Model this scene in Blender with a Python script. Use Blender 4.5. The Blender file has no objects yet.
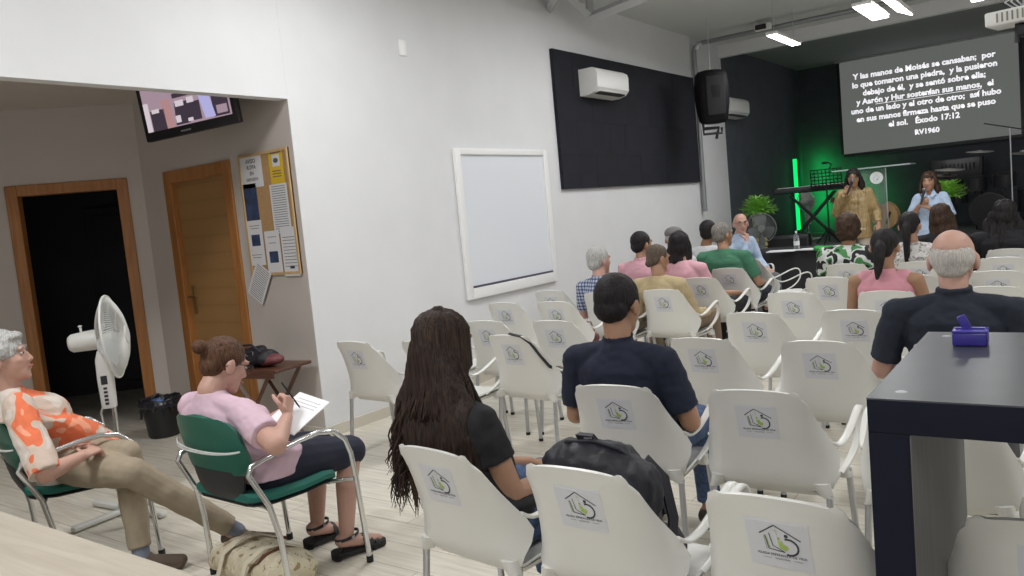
import bpy, bmesh, math, random
from mathutils import Vector, Matrix, noise
V = Vector; PI = math.pi; rad = math.radians
random.seed(7)
SC = bpy.context.scene; COL = SC.collection

# ---------------------------------------------------------------- camera
FPX, YAW, PITCH, ROLL, CAMH = 798.38, 0.63065, 0.08996, -0.09403, 1.5
def cam_axes():
    cy, sy = math.cos(YAW), math.sin(YAW)
    F = V((-sy*math.cos(PITCH), cy*math.cos(PITCH), -math.sin(PITCH)))
    r = V((cy, sy, 0)); u = r.cross(F); cr, sr = math.cos(ROLL), math.sin(ROLL)
    return cr*r+sr*u, -sr*r+cr*u, F
AX = cam_axes(); CAMP = V((0, 0, CAMH))
cam = bpy.data.objects.new('camera', bpy.data.cameras.new('camera'))
COL.objects.link(cam); SC.camera = cam
cam.data.sensor_width = 36; cam.data.lens = 36*FPX/1024; cam.data.clip_start = .05
m = Matrix.Identity(4)
for i in range(3):
    m[i][0] = AX[0][i]; m[i][1] = AX[1][i]; m[i][2] = -AX[2][i]; m[i][3] = CAMP[i]
cam.matrix_world = m
def at(px, py, x=None, y=None, z=None):
    """point of the photograph's ray on one world plane"""
    d = AX[0]*((px-512)/FPX) - AX[1]*((py-288)/FPX) + AX[2]
    ax, v = (0, x) if x is not None else (1, y) if y is not None else (2, z)
    return CAMP + d*((v-CAMP[ax])/d[ax])

# ---------------------------------------------------------------- exposure, world
vs = SC.view_settings
vs.view_transform = 'Standard'; vs.look = 'None'; vs.gamma = 1; vs.use_curve_mapping = False
vs.exposure = 0.16
w = bpy.data.worlds.new('world'); SC.world = w; w.use_nodes = True
w.node_tree.nodes['Background'].inputs[0].default_value = (.55, .6, .7, 1)
w.node_tree.nodes['Background'].inputs[1].default_value = .05

# ---------------------------------------------------------------- room lamps (the diffusers are built with their fixtures)
ROOM_LAMPS = [(-3.3, .2), (-3.1, 3.6), (-2.6, 7.0), (.4, -1.0), (1.2, 3.6), (1.2, 7.0)]
def area(name, loc, sx, sy, power, rot=(0, 0, 0), color=(.985, .99, 1)):
    L = bpy.data.lights.new(name, 'AREA'); L.shape = 'RECTANGLE'; L.size = sx; L.size_y = sy
    L.energy = power; L.color = color
    o = bpy.data.objects.new(name, L); COL.objects.link(o); o.location = loc; o.rotation_euler = rot
    return o
for x, y in ROOM_LAMPS:
    area('ceiling_lamp_light', (x, y, 3.62), .6, 1.2, {.2: 60, -1.0: 42, 3.6: 34, 7.0: 33}[y])
STAGE_LAMPS = [(-3.02, 10.35, .11, 1.0), (-1.89, 9.75, .17, .95), (-1.63, 9.75, .17, .9), (-1.95, 8.15, .15, .8), (-.93, 9.9, .11, .9)]
for x, y, a, b in STAGE_LAMPS[:1]+STAGE_LAMPS[1:2]+STAGE_LAMPS[4:]:
    area('pendant_panel_light', (x, y, 3.33), a, b, 14)

# ---------------------------------------------------------------- materials
def mat(name, col, rough=.6, metal=0, emit=None, es=1, var=0, vscale=20, spec=.5, bump=0, bscale=60, trans=0, alpha=1, sss=0, coat=0):
    M = bpy.data.materials.new(name); M.use_nodes = True
    nt = M.node_tree; b = nt.nodes['Principled BSDF']
    b.inputs['Base Color'].default_value = (*col, 1); b.inputs['Roughness'].default_value = rough
    b.inputs['Metallic'].default_value = metal; b.inputs['Specular IOR Level'].default_value = spec
    b.inputs['Transmission Weight'].default_value = trans; b.inputs['Alpha'].default_value = alpha
    b.inputs['Coat Weight'].default_value = coat
    if emit: b.inputs['Emission Color'].default_value = (*emit, 1); b.inputs['Emission Strength'].default_value = es
    tc = nt.nodes.new('ShaderNodeTexCoord')
    if var:
        n = nt.nodes.new('ShaderNodeTexNoise'); n.inputs['Scale'].default_value = vscale; n.inputs['Detail'].default_value = 4
        nt.links.new(tc.outputs['Object'], n.inputs['Vector'])
        r = nt.nodes.new('ShaderNodeValToRGB'); e = r.color_ramp.elements
        e[0].position = .3; e[1].position = .7
        e[0].color = (*[c*(1-var) for c in col], 1); e[1].color = (*[min(1, c*(1+var)) for c in col], 1)
        nt.links.new(n.outputs['Fac'], r.inputs['Fac']); nt.links.new(r.outputs['Color'], b.inputs['Base Color'])
    if bump:
        n = nt.nodes.new('ShaderNodeTexNoise'); n.inputs['Scale'].default_value = bscale; n.inputs['Detail'].default_value = 5
        nt.links.new(tc.outputs['Object'], n.inputs['Vector'])
        bp = nt.nodes.new('ShaderNodeBump'); bp.inputs['Strength'].default_value = bump; bp.inputs['Distance'].default_value = .01
        nt.links.new(n.outputs['Fac'], bp.inputs['Height']); nt.links.new(bp.outputs['Normal'], b.inputs['Normal'])
    return M
def nodes(M): return M.node_tree, M.node_tree.nodes['Principled BSDF']
def ramp(nt, stops, interp='LINEAR'):
    r = nt.nodes.new('ShaderNodeValToRGB'); r.color_ramp.interpolation = interp
    el = r.color_ramp.elements
    while len(el) < len(stops): el.new(.5)
    for e, (p, c) in zip(el, stops): e.position = p; e.color = (*c, 1)
    return r
def mat_blotch(name, stops, scale, rough=.8, tex='NOISE', detail=1.5, seed=0, stretch=(1, 1, 1)):
    M = mat(name, (1, 1, 1), rough); nt, b = nodes(M)
    tc = nt.nodes.new('ShaderNodeTexCoord'); mp = nt.nodes.new('ShaderNodeMapping')
    mp.inputs['Location'].default_value = (seed, seed*.7, seed*.3); mp.inputs['Scale'].default_value = stretch
    n = nt.nodes.new('ShaderNodeTexNoise' if tex == 'NOISE' else 'ShaderNodeTexVoronoi')
    n.inputs['Scale'].default_value = scale
    if tex == 'NOISE': n.inputs['Detail'].default_value = detail; n.inputs['Distortion'].default_value = .6
    nt.links.new(tc.outputs['Object'], mp.inputs[0]); nt.links.new(mp.outputs[0], n.inputs['Vector'])
    r = ramp(nt, stops, 'CONSTANT' if tex == 'NOISE' else 'LINEAR')
    nt.links.new(n.outputs[0], r.inputs[0]); nt.links.new(r.outputs[0], b.inputs['Base Color'])
    return M
def mat_check(name, c1, c2, c3, n=26):
    M = mat(name, c1, .8); nt, b = nodes(M); tc = nt.nodes.new('ShaderNodeTexCoord'); sp = nt.nodes.new('ShaderNodeSeparateXYZ')
    nt.links.new(tc.outputs['Object'], sp.inputs[0]); outs = []
    for k in (0, 2):
        a = nt.nodes.new('ShaderNodeMath'); a.operation = 'MULTIPLY'; a.inputs[1].default_value = n
        nt.links.new(sp.outputs[k], a.inputs[0])
        f = nt.nodes.new('ShaderNodeMath'); f.operation = 'FRACT'; nt.links.new(a.outputs[0], f.inputs[0])
        g = nt.nodes.new('ShaderNodeMath'); g.operation = 'GREATER_THAN'; g.inputs[1].default_value = .55
        nt.links.new(f.outputs[0], g.inputs[0]); outs.append(g)
    s = nt.nodes.new('ShaderNodeMath'); s.operation = 'ADD'
    nt.links.new(outs[0].outputs[0], s.inputs[0]); nt.links.new(outs[1].outputs[0], s.inputs[1])
    d = nt.nodes.new('ShaderNodeMath'); d.operation = 'MULTIPLY'; d.inputs[1].default_value = .45; nt.links.new(s.outputs[0], d.inputs[0])
    r = ramp(nt, [(0, c1), (.4, c2), (.8, c3)], 'CONSTANT'); nt.links.new(d.outputs[0], r.inputs[0])
    nt.links.new(r.outputs[0], b.inputs['Base Color']); return M
def mat_wood(name, a, c, scale=3, stretch=(1, 1, .06), rough=.45):
    M = mat(name, a, rough); nt, b = nodes(M); tc = nt.nodes.new('ShaderNodeTexCoord'); mp = nt.nodes.new('ShaderNodeMapping')
    mp.inputs['Scale'].default_value = stretch; n = nt.nodes.new('ShaderNodeTexNoise'); n.inputs['Scale'].default_value = scale*10
    n.inputs['Detail'].default_value = 6; n.inputs['Distortion'].default_value = .8
    nt.links.new(tc.outputs['Object'], mp.inputs[0]); nt.links.new(mp.outputs[0], n.inputs['Vector'])
    r = ramp(nt, [(.3, a), (.7, c)]); nt.links.new(n.outputs['Fac'], r.inputs[0]); nt.links.new(r.outputs[0], b.inputs['Base Color'])
    return M
M_ = {}
M_['wall'] = mat('wall_paint', (.74, .745, .76), .7, var=.02, vscale=3, bump=.05, bscale=40)
M_['alcove'] = mat('alcove_paint', (.58, .53, .49), .8, var=.02, vscale=3)
M_['dark'] = mat('charcoal_wall_paint', (.055, .06, .075), .75, var=.15, vscale=4)
M_['dark_lit'] = mat('charcoal_wall_lit', (.085, .094, .115), .75, var=.12, vscale=4)  # same charcoal paint, lightened to carry the light falling on the side wall
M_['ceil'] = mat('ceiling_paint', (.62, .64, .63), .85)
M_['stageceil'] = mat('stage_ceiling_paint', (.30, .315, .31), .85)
M_['stagefloor'] = mat('stage_carpet', (.16, .165, .17), .9, var=.1, vscale=30)
M_['black'] = mat('black_plastic', (.012, .012, .015), .45)
M_['rubber'] = mat('black_rubber', (.02, .02, .02), .8)
M_['pinedoor'] = mat_wood('oak_door_leaf', (.33, .165, .05), (.43, .235, .085), 2.2, (1, 1, .5), .4)
nt, b = nodes(M_['pinedoor'])
M_['frame'] = mat_wood('oak_door_frame', (.33, .13, .035), (.46, .20, .06), 3, (1, 1, .08), .35)
M_['cork'] = mat('cork', (.46, .28, .13), .9, var=.2, vscale=180)
M_['white'] = mat('white_plastic', (.78, .78, .76), .35)
M_['paper'] = mat('paper', (.72, .72, .74), .8)
M_['ink'] = mat('print_ink', (.10, .10, .12), .8)
M_['alu'] = mat('brushed_aluminium', (.55, .56, .58), .35, .85)
M_['chrome'] = mat('chromed_steel', (.7, .71, .72), .2, .95)
M_['navypaint'] = mat('black_laminate', (.009, .010, .020), .55, spec=.12)
M_['blacktop'] = mat_wood('black_brown_laminate', (.035, .037, .045), (.055, .058, .07), 4, (.1, 1, 1), .3)
M_['shell'] = mat('cream_polypropylene', (.72, .715, .68), .32, var=.015, vscale=6, bump=.04, bscale=300)

# ---------------------------------------------------------------- mesh tools
def link(o, parent=None):
    COL.objects.link(o)
    if parent is not None: o.parent = parent
    return o
def tag(o, label=None, cat=None, group=None, kind=None):
    if label: o['label'] = label
    if cat: o['category'] = cat
    if group: o['group'] = group
    if kind: o['kind'] = kind
    return o
def thing(name, label, cat, loc=(0, 0, 0), rz=0, group=None):
    o = bpy.data.objects.new(name, None); o.empty_display_size = .1; link(o)
    o.location = loc; o.rotation_euler = (0, 0, rz)
    return tag(o, label, cat, group)
def copy_tree(o, parent=None):
    c = o.copy(); COL.objects.link(c); c.parent = parent
    if parent is not None: c.matrix_parent_inverse = o.matrix_parent_inverse.copy()
    for ch in list(o.children): copy_tree(ch, c)
    return c
def basis(d):
    d = V(d).normalized(); up = V((0, 0, 1)) if abs(d.z) < .95 else V((0, 1, 0))
    a = d.cross(up).normalized(); return a, a.cross(d).normalized(), d
class MB:
    def __init__(s): s.v = []; s.f = []; s.mi = []; s.cur = 0
    def add(s, vs, fs, T=None):
        n = len(s.v); s.v += [tuple(T @ V(v)) if T else tuple(v) for v in vs]
        s.f += [tuple(i+n for i in f) for f in fs]; s.mi += [s.cur]*len(fs); return s
    def box(s, c, size, T=None, bev=0):
        x, y, z = [k/2 for k in size]; cx, cy, cz = c
        if not bev:
            vs = [(cx+i*x, cy+j*y, cz+k*z) for i in (-1, 1) for j in (-1, 1) for k in (-1, 1)]
            return s.add(vs, [(0, 1, 3, 2), (4, 6, 7, 5), (0, 4, 5, 1), (2, 3, 7, 6), (0, 2, 6, 4), (1, 5, 7, 3)], T)
        bm = bmesh.new(); bmesh.ops.create_cube(bm, size=1)
        for v in bm.verts: v.co = V((v.co.x*size[0]+cx, v.co.y*size[1]+cy, v.co.z*size[2]+cz))
        bmesh.ops.bevel(bm, geom=list(bm.edges), offset=bev, segments=3, affect='EDGES', profile=.5)
        bm.verts.index_update(); s.add([v.co.copy() for v in bm.verts], [[v.index for v in f.verts] for f in bm.faces], T); bm.free(); return s
    def span(s, a, b, bev=0): return s.box([(p+q)/2 for p, q in zip(a, b)], [abs(q-p) for p, q in zip(a, b)], None, bev)
    def rings(s, R, closed=True, caps=True, T=None):
        n = len(R[0]); vs = [p for r in R for p in r]; fs = []
        for i in range(len(R)-1):
            for j in range(n if closed else n-1):
                a = i*n+j; b2 = i*n+(j+1) % n; fs.append((a, b2, b2+n, a+n))
        if caps and closed: fs += [tuple(range(n))[::-1], tuple(range((len(R)-1)*n, len(R)*n))]
        return s.add(vs, fs, T)
    def tube(s, path, r, n=10, T=None, sy=1):
        path = [V(p) for p in path]; R = []; rs = r if isinstance(r, (list, tuple)) else [r]*len(path)
        a = None
        for i, p in enumerate(path):
            d = (path[min(i+1, len(path)-1)]-path[max(i-1, 0)]).normalized()
            if a is None: a, b2, _ = basis(d)
            else: a = (a-d*a.dot(d)).normalized(); b2 = a.cross(d)
            R.append([p+a*math.cos(t)*rs[i]+b2*math.sin(t)*rs[i]*sy for t in [2*PI*k/n for k in range(n)]])
        return s.rings(R, T=T)
    def band(s, path, wv, w, t, T=None):
        """flat strap along a path, width along wv"""
        path = [V(p) for p in path]; R = []; wv = V(wv).normalized()
        for i, p in enumerate(path):
            d = (path[min(i+1, len(path)-1)]-path[max(i-1, 0)]).normalized(); n = d.cross(wv).normalized(); a = n.cross(d).normalized()
            ww = w[i] if isinstance(w, (list, tuple)) else w
            R.append([p+a*ww/2+n*t/2, p-a*ww/2+n*t/2, p-a*ww/2-n*t/2, p+a*ww/2-n*t/2])
        return s.rings(R, T=T)
    def lathe(s, prof, n=24, T=None, c=(0, 0, 0)):
        return s.rings([[(c[0]+max(r, 1e-4)*math.cos(2*PI*k/n), c[1]+max(r, 1e-4)*math.sin(2*PI*k/n), c[2]+z) for k in range(n)] for r, z in prof], T=T)
    def ell(s, c, r, T=None, n=12, k=8):
        return s.rings([[(c[0]+r[0]*math.sin(PI*i/k)*math.cos(2*PI*j/n), c[1]+r[1]*math.sin(PI*i/k)*math.sin(2*PI*j/n), c[2]-r[2]*math.cos(PI*i/k)) for j in range(n)] for i in [.08]+list(range(1, k))+[k-.08]], T=T)
    def prism(s, poly, z0, z1, T=None):
        n = len(poly); return s.add([(x, y, z0) for x, y in poly]+[(x, y, z1) for x, y in poly],
            [tuple(range(n))[::-1], tuple(range(n, 2*n))]+[(i, (i+1) % n, (i+1) % n+n, i+n) for i in range(n)], T)
    def build(s, name, m, parent=None, smooth=None, fixn=True):
        me = bpy.data.meshes.new(name); me.from_pydata(s.v, [], s.f)
        for x in (m if isinstance(m, list) else [m]): me.materials.append(M_[x] if isinstance(x, str) else x)
        me.polygons.foreach_set('material_index', s.mi)
        if fixn:
            bm = bmesh.new(); bm.from_mesh(me); bmesh.ops.recalc_face_normals(bm, faces=bm.faces); bm.to_mesh(me); bm.free()
        if smooth is not None:
            me.polygons.foreach_set('use_smooth', [True]*len(me.polygons))
            me.set_sharp_from_angle(angle=rad(smooth))
        me.update(); return link(bpy.data.objects.new(name, me), parent)
def Tm(loc=(0, 0, 0), rx=0, ry=0, rz=0, s=1):
    return Matrix.Translation(loc) @ Matrix.Rotation(rz, 4, 'Z') @ Matrix.Rotation(ry, 4, 'Y') @ Matrix.Rotation(rx, 4, 'X') @ Matrix.Scale(s, 4)
def frame_T(o, ex, ez):
    """matrix with origin o, x axis ex, z axis up-ish ez, y = z cross x (local text plane: x right, y up -> use text_T)"""
    ex = V(ex).normalized(); ez = (V(ez)-ex*V(ez).dot(ex)).normalized(); ey = ez.cross(ex)
    M = Matrix.Identity(4)
    for i in range(3): M[i][0] = ex[i]; M[i][1] = ey[i]; M[i][2] = ez[i]; M[i][3] = o[i]
    return M
def text_mesh(mb, body, size, T, depth=.0004, bold=0, align='CENTER', spacing=1):
    cu = bpy.data.curves.new('t', 'FONT'); cu.body = body; cu.size = size; cu.align_x = align; cu.align_y = 'CENTER'
    cu.extrude = depth; cu.offset = bold; cu.resolution_u = 2; cu.space_character = spacing
    o = bpy.data.objects.new('t', cu); COL.objects.link(o)
    dg = bpy.context.evaluated_depsgraph_get(); me = bpy.data.meshes.new_from_object(o.evaluated_get(dg))
    mb.add([v.co.copy() for v in me.vertices], [tuple(p.vertices) for p in me.polygons], T)
    bpy.data.objects.remove(o); bpy.data.curves.remove(cu); bpy.data.meshes.remove(me)
# ================================================================= the room
WX = -4.58; CZ = 3.8; DY = 3.80
def struct(o): o['kind'] = 'structure'; return o
M_['floor'] = mat('floor_planks', (.6, .56, .48), .28); nt, b = nodes(M_['floor'])
tc = nt.nodes.new('ShaderNodeTexCoord'); br = nt.nodes.new('ShaderNodeTexBrick')
br.inputs['Scale'].default_value = 1; br.inputs['Brick Width'].default_value = 1.2; br.inputs['Row Height'].default_value = .2
br.inputs['Mortar Size'].default_value = .0025; br.inputs['Color1'].default_value = (.70, .66, .57, 1); br.inputs['Color2'].default_value = (.76, .72, .63, 1)
br.inputs['Mortar'].default_value = (.40, .36, .29, 1); br.offset = .37
nt.links.new(tc.outputs['Object'], br.inputs['Vector'])
mp = nt.nodes.new('ShaderNodeMapping'); mp.inputs['Scale'].default_value = (1.2, 14, 1); nt.links.new(tc.outputs['Object'], mp.inputs[0])
n = nt.nodes.new('ShaderNodeTexNoise'); n.inputs['Scale'].default_value = 3; n.inputs['Detail'].default_value = 6; nt.links.new(mp.outputs[0], n.inputs['Vector'])
r = ramp(nt, [(.3, (.80, .79, .77)), (.7, (1.08, 1.08, 1.08))]); nt.links.new(n.outputs['Fac'], r.inputs[0])
mx = nt.nodes.new('ShaderNodeMix'); mx.data_type = 'RGBA'; mx.blend_type = 'MULTIPLY'; mx.inputs[0].default_value = 1
nt.links.new(br.outputs['Color'], mx.inputs[6]); nt.links.new(r.outputs[0], mx.inputs[7]); nt.links.new(mx.outputs[2], b.inputs['Base Color'])
struct(MB().span((-10, -3.2, -.1), (3.6, 16.6, 0)).build('floor', 'floor'))
struct(MB().span((WX-.1, -3.2, CZ), (3.6, 12.3, CZ+.1)).build('ceiling', 'ceil'))
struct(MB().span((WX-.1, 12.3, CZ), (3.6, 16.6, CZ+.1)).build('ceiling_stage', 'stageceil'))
struct(MB().span((-9.6, -3.2, 2.75), (WX-.1, 6.5, 2.85)).build('ceiling_alcove', 'alcove'))
struct(MB().span((WX-.1, DY+.1, 0), (WX, 12.3, CZ)).build('wall_left', 'wall'))
struct(MB().span((WX-.1, -3.2, 2.47), (WX, DY, CZ)).build('wall_lintel', 'wall'))
struct(MB().span((WX-.1, 12.3, 0), (WX, 16.5, CZ)).build('wall_stage_left', 'dark_lit'))
struct(MB().span((WX-.1, 16.4, 0), (3.6, 16.6, CZ)).build('wall_stage_back', 'dark'))
struct(MB().span((3.5, -3.2, 0), (3.6, 16.4, CZ)).build('wall_right', 'wall'))
struct(MB().span((-9.6, -3.2, 0), (3.6, -3.1, CZ)).build('wall_rear', 'wall'))
# door wall of the alcove, with the hole of door 2
mb = MB(); mb.span((-6.60, DY, 0), (-6.17, DY+.1, 2.75)); mb.span((-5.41, DY, 0), (WX, DY+.1, CZ)); mb.span((-6.17, DY, 2.05), (-5.41, DY+.1, 2.75))
struct(mb.build('wall_alcove_right', 'alcove'))
struct(MB().span((WX-.004, DY-.001, 0), (WX+.001, DY+.1, CZ)).build('trim_corner', 'wall'))
# diagonal wall with the open doorway 1
A = V((-6.59, 3.80, 0)); dv = V((-.64, -.77, 0)).normalized(); nrm = V((dv.y, -dv.x, 0))   # nrm points away from the room
if nrm.x > 0: nrm = -nrm
DT = frame_T(A, dv, (0, 0, 1)); sg = 1 if DT.to_3x3() @ V((0, 1, 0)) @ nrm > 0 else -1 if False else (1 if (DT.to_3x3() @ V((0, 1, 0))).dot(nrm) > 0 else -1)
def dbox(mb, s0, s1, t0, t1, z0, z1, bev=0):
    a, b2 = sorted((t0*sg, t1*sg)); mb.box(((s0+s1)/2, (a+b2)/2, (z0+z1)/2), (s1-s0, b2-a, z1-z0), DT, bev)
S0, S1 = .12, 1.06
mb = MB(); dbox(mb, -.02, S0+.08, 0, .1, 0, 2.75); dbox(mb, S1-.08, 3.6, 0, .1, 0, 2.75); dbox(mb, S0+.08, S1-.08, 0, .1, 2.05, 2.75)
struct(mb.build('wall_alcove_back', 'alcove'))
d1 = struct(bpy.data.objects.new('door_1', None)); link(d1)
mb = MB()
for a, b2 in ((S0, S0+.09), (S1-.09, S1)): dbox(mb, a, b2, -.018, .1, 0, 2.13, .006)
dbox(mb, S0+.09, S1-.09, -.018, .1, 2.04, 2.13, .006); mb.build('door_frame', 'frame', d1)
# dark room behind doorway 1
M_['void'] = mat('unlit_room_shade', (.045, .045, .055), .8); M_['void2'] = mat('unlit_panel_shade', (.03, .03, .036), .7)  # the room's lack of light is put into these near-black colours
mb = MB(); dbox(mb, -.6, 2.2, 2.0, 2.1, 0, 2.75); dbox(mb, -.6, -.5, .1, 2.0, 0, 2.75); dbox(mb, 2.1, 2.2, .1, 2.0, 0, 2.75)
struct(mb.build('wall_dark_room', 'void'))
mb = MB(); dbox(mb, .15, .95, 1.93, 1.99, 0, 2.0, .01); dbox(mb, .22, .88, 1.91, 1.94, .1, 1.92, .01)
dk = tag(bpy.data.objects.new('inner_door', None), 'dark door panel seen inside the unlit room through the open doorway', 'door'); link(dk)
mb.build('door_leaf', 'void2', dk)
# door 2 (closed oak door)
d2 = struct(bpy.data.objects.new('door_2', None)); link(d2)
mb = MB()
mb.span((-6.25, DY-.018, 0), (-6.15, DY+.1, 2.13), .006); mb.span((-5.43, DY-.018, 0), (-5.33, DY+.1, 2.13), .006); mb.span((-6.15, DY-.018, 2.03), (-5.43, DY+.1, 2.13), .006)
mb.build('door_frame', 'frame', d2)
M_['leaf'] = mat('oak_veneer', (.36, .2, .075), .42); nt, b = nodes(M_['leaf']); tc = nt.nodes.new('ShaderNodeTexCoord')
wv = nt.nodes.new('ShaderNodeTexWave'); wv.bands_direction = 'Z'; wv.inputs['Scale'].default_value = 2.2; wv.inputs['Distortion'].default_value = .4; wv.inputs['Detail'].default_value = 1
nt.links.new(tc.outputs['Object'], wv.inputs['Vector']); r = ramp(nt, [(0, (.33, .18, .066)), (.08, (.365, .203, .078)), (1, (.38, .213, .083))])
nt.links.new(wv.outputs['Fac'], r.inputs[0]); nt.links.new(r.outputs[0], b.inputs['Base Color'])
MB().span((-6.15, DY+.035, .01), (-5.43, DY+.075, 2.03)).build('door_leaf', 'leaf', d2)
hd = MB(); hd.span((-6.105, DY+.024, .93), (-6.065, DY+.036, 1.17), .004); hd.tube([(-6.085, DY+.03, 1.08), (-6.085, DY-.02, 1.08), (-6.07, DY-.03, 1.08), (-5.96, DY-.03, 1.075)], .009)
hd.build('door_handle', mat('brass', (.32, .2, .08), .35, .8), d2, 40)
# baseboards
M_['skirt'] = mat('beige_skirting_tile', (.62, .58, .50), .4)
struct(MB().span((WX, DY-.012, 0), (WX+.012, 12.3, .08)).build('baseboard_left', 'skirt'))
struct(MB().span((-5.33, DY-.012, 0), (WX, DY, .08)).build('baseboard_alcove', 'skirt'))
# ceiling joint beam at the stage and a cross beam overhead
struct(MB().span((WX, 12.22, 3.62), (3.5, 12.34, 3.8)).build('trim_beam_stage', 'wall'))
# raised wooden step beside the camera
M_['step'] = mat_wood('pale_wood_laminate', (.44, .39, .32), (.55, .50, .42), 2, (.08, 1, 1), .5)
st = struct(MB().span((-9.0, .4, 0), (-1.9, 1.32, .48), .004).build('floor_step', 'step'))
# raised stage
struct(MB().span((WX, 12.34, 0), (3.5, 16.4, .60)).build('floor_stage', 'stagefloor'))
struct(MB().span((WX, 12.32, 0), (3.5, 12.34, .59)).build('trim_stage_front', 'dark'))
# steel roof truss crossing the top of the picture
tr = thing('roof_truss', 'pale grey painted steel beams meeting under the ceiling at the top edge', 'beam', (-3.95, 7.75, 3.55))
p0 = at(590, 18, z=3.55); p1 = at(650, -6, z=3.6); p2 = at(560, -12, z=3.62); p3 = at(600, -16, z=3.72)
M_['grey'] = mat('grey_painted_steel', (.50, .51, .51), .6)
L = V(tr.location)
def beamseg(a, b2, w=.07):
    a, b2 = V(a)-L, V(b2)-L; m = MB(); m.tube([a, b2], w, 4); return m
beamseg(p0, p0+(p1-p0)*4, .06).build('beam', 'grey', tr, 30); beamseg(p0+V((-.6, 0, .1)), p2, .05).build('brace', 'grey', tr, 30)
beamseg(p0, p0+V((.02, 0, .3)), .05).build('post', 'grey', tr, 30); beamseg(at(560, -10, z=3.72), p0+V((0, 0, .02)), .045).build('brace', 'grey', tr, 30)
# ---- acoustic panel
M_['foam'] = mat('black_acoustic_foam', (.012, .013, .022), .85); nt, b = nodes(M_['foam'])
tc = nt.nodes.new('ShaderNodeTexCoord'); br = nt.nodes.new('ShaderNodeTexChecker'); br.inputs['Scale'].default_value = 3.4
br.inputs['Color1'].default_value = (.006, .007, .013, 1); br.inputs['Color2'].default_value = (.008, .009, .016, 1)
nt.links.new(tc.outputs['Object'], br.inputs[0]); nt.links.new(br.outputs[0], b.inputs['Base Color'])
ap = thing('acoustic_foam', 'large black acoustic foam panel covering the upper side wall', 'acoustic panel', (WX+.004, 9.2, 2.47))
random.seed(3); mb = MB(); ny, nz = 10, 4
for i in range(ny):
    for j in range(nz):
        y0 = -1.87+i*3.74/ny; z0 = -.74+j*1.48/nz; t = .037+random.choice([0, .001, .002])
        mb.box((t/2, y0+3.74/ny/2, z0+1.48/nz/2), (t, 3.74/ny-.0006, 1.48/nz-.0006), None, 0)
mb.box((.012, 0, 0), (.024, 3.74, 1.48)); mb.build('foam_tiles', 'foam', ap, 30)
# ---- white board
wb = thing('whiteboard', 'white framed magnetic whiteboard on the side wall with a dark pen line along its base', 'whiteboard', (WX, 6.31, 1.46))
M_['wbframe'] = mat('white_lacquer', (.88, .88, .88), .35); M_['wbface'] = mat('glossy_white_enamel', (.80, .83, .88), .3)
mb = MB(); W, Hh = 1.5, 1.37
for a, c in (((0, -W/2, -Hh/2), (.04, -W/2+.075, Hh/2)), ((0, W/2-.075, -Hh/2), (.04, W/2, Hh/2)), ((0, -W/2+.075, Hh/2-.06), (.04, W/2-.075, Hh/2)), ((0, -W/2+.075, -Hh/2), (.04, W/2-.075, -Hh/2+.10))): mb.span(a, c, .008)
mb.build('board_frame', 'wbframe', wb, 30); MB().span((0, -W/2+.06, -Hh/2+.06), (.018, W/2-.06, Hh/2-.05)).build('writing_surface', 'wbface', wb)
MB().span((.018, -W/2+.09, -Hh/2+.103), (.035, W/2-.08, -Hh/2+.120)).build('pen_ledge', mat('dark_ledge', (.10, .09, .13), .5), wb)
sw = thing('wall_plate', 'small blank white plate high on the side wall above the notice area', 'plate', at(402, 48, x=WX+.001))
MB().box((.005, 0, 0), (.012, .09, .13), None, .004).build('cover', 'wbframe', sw, 30)
# ---- pendant light panels and main room fixtures
M_['lit'] = mat('lit_diffuser', (.9, .9, .9), .5, emit=(1, .99, .96), es=9)
M_['lit2'] = mat('lit_ceiling_diffuser', (.9, .9, .9), .5, emit=(1, .99, .96), es=4)
LB = ['narrow lit light panel hanging nearest the speaker and pipe bend', 'bright lit light panel hanging left of its tilted twin', 'tilted lit light panel hanging right of the brightest one',
      'lit light panel cut by the top edge left of the pair', 'lit light panel hanging nearest the projector']
for i, ((x, y, a, b2), lb) in enumerate(zip(STAGE_LAMPS, LB)):
    t = thing('pendant_lamp', lb, 'lamp', (x, y, 3.35), 0, 'hanging light panels')
    if i == 2: t.rotation_euler = (0, .45, 0)
    mb = MB(); mb.box((0, 0, .02), (a+.03, b2+.03, .035), None, .006); mb.build('housing', 'white', t, 30)
    MB().box((0, 0, -.002), (a, b2, .01)).build('diffuser', 'lit', t)
    [MB().tube([(0, s*b2*.4, .03), (0, s*b2*.4, .44)], .003, 6).build('suspension_wire', 'alu', t) for s in (-1, 1)]
for x, y in ROOM_LAMPS:
    t = thing('ceiling_light', 'square lit ceiling fixture over the seating, outside the picture', 'lamp', (x, y, 3.66), 0, 'ceiling fixtures over the seats')
    MB().box((0, 0, .07), (.64, 1.24, .14), None, .01).build('housing', 'white', t, 30); MB().box((0, 0, .0), (.6, 1.2, .01)).build('diffuser', 'lit2', t)
# ---- pipe (conduit) up the wall and along the stage front
pz = 3.66
pp = thing('ceiling_pipe', 'thin grey pipe rising beside the black panel and crossing under the ceiling', 'pipe', (WX+.06, 11.12, 1.3))
O = V(pp.location); pa = [(0, 0, 0), (0, 0, 2.28), (.02, 0, 2.34), (.08, .0, 2.38), (.2, .0, 2.38), (2.4, 0, 2.38), (5.5, 0, 2.38)]
MB().tube(pa, .032, 12).build('pipe_run', mat('galvanised_steel', (.30, .31, .32), .4, .6), pp, 50)
mb = MB(); mb.tube([(.04, 0, 2.30), (.06, 0, 2.36), (.13, 0, 2.38)], .042, 12); mb.build('elbow', 'alu', pp, 50)
for x in (.95, 2.6): MB().tube([(x, 0, 2.38), (x-.02, 0, 2.5)], .012, 8).build('hanger', 'alu', pp, 50)
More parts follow.
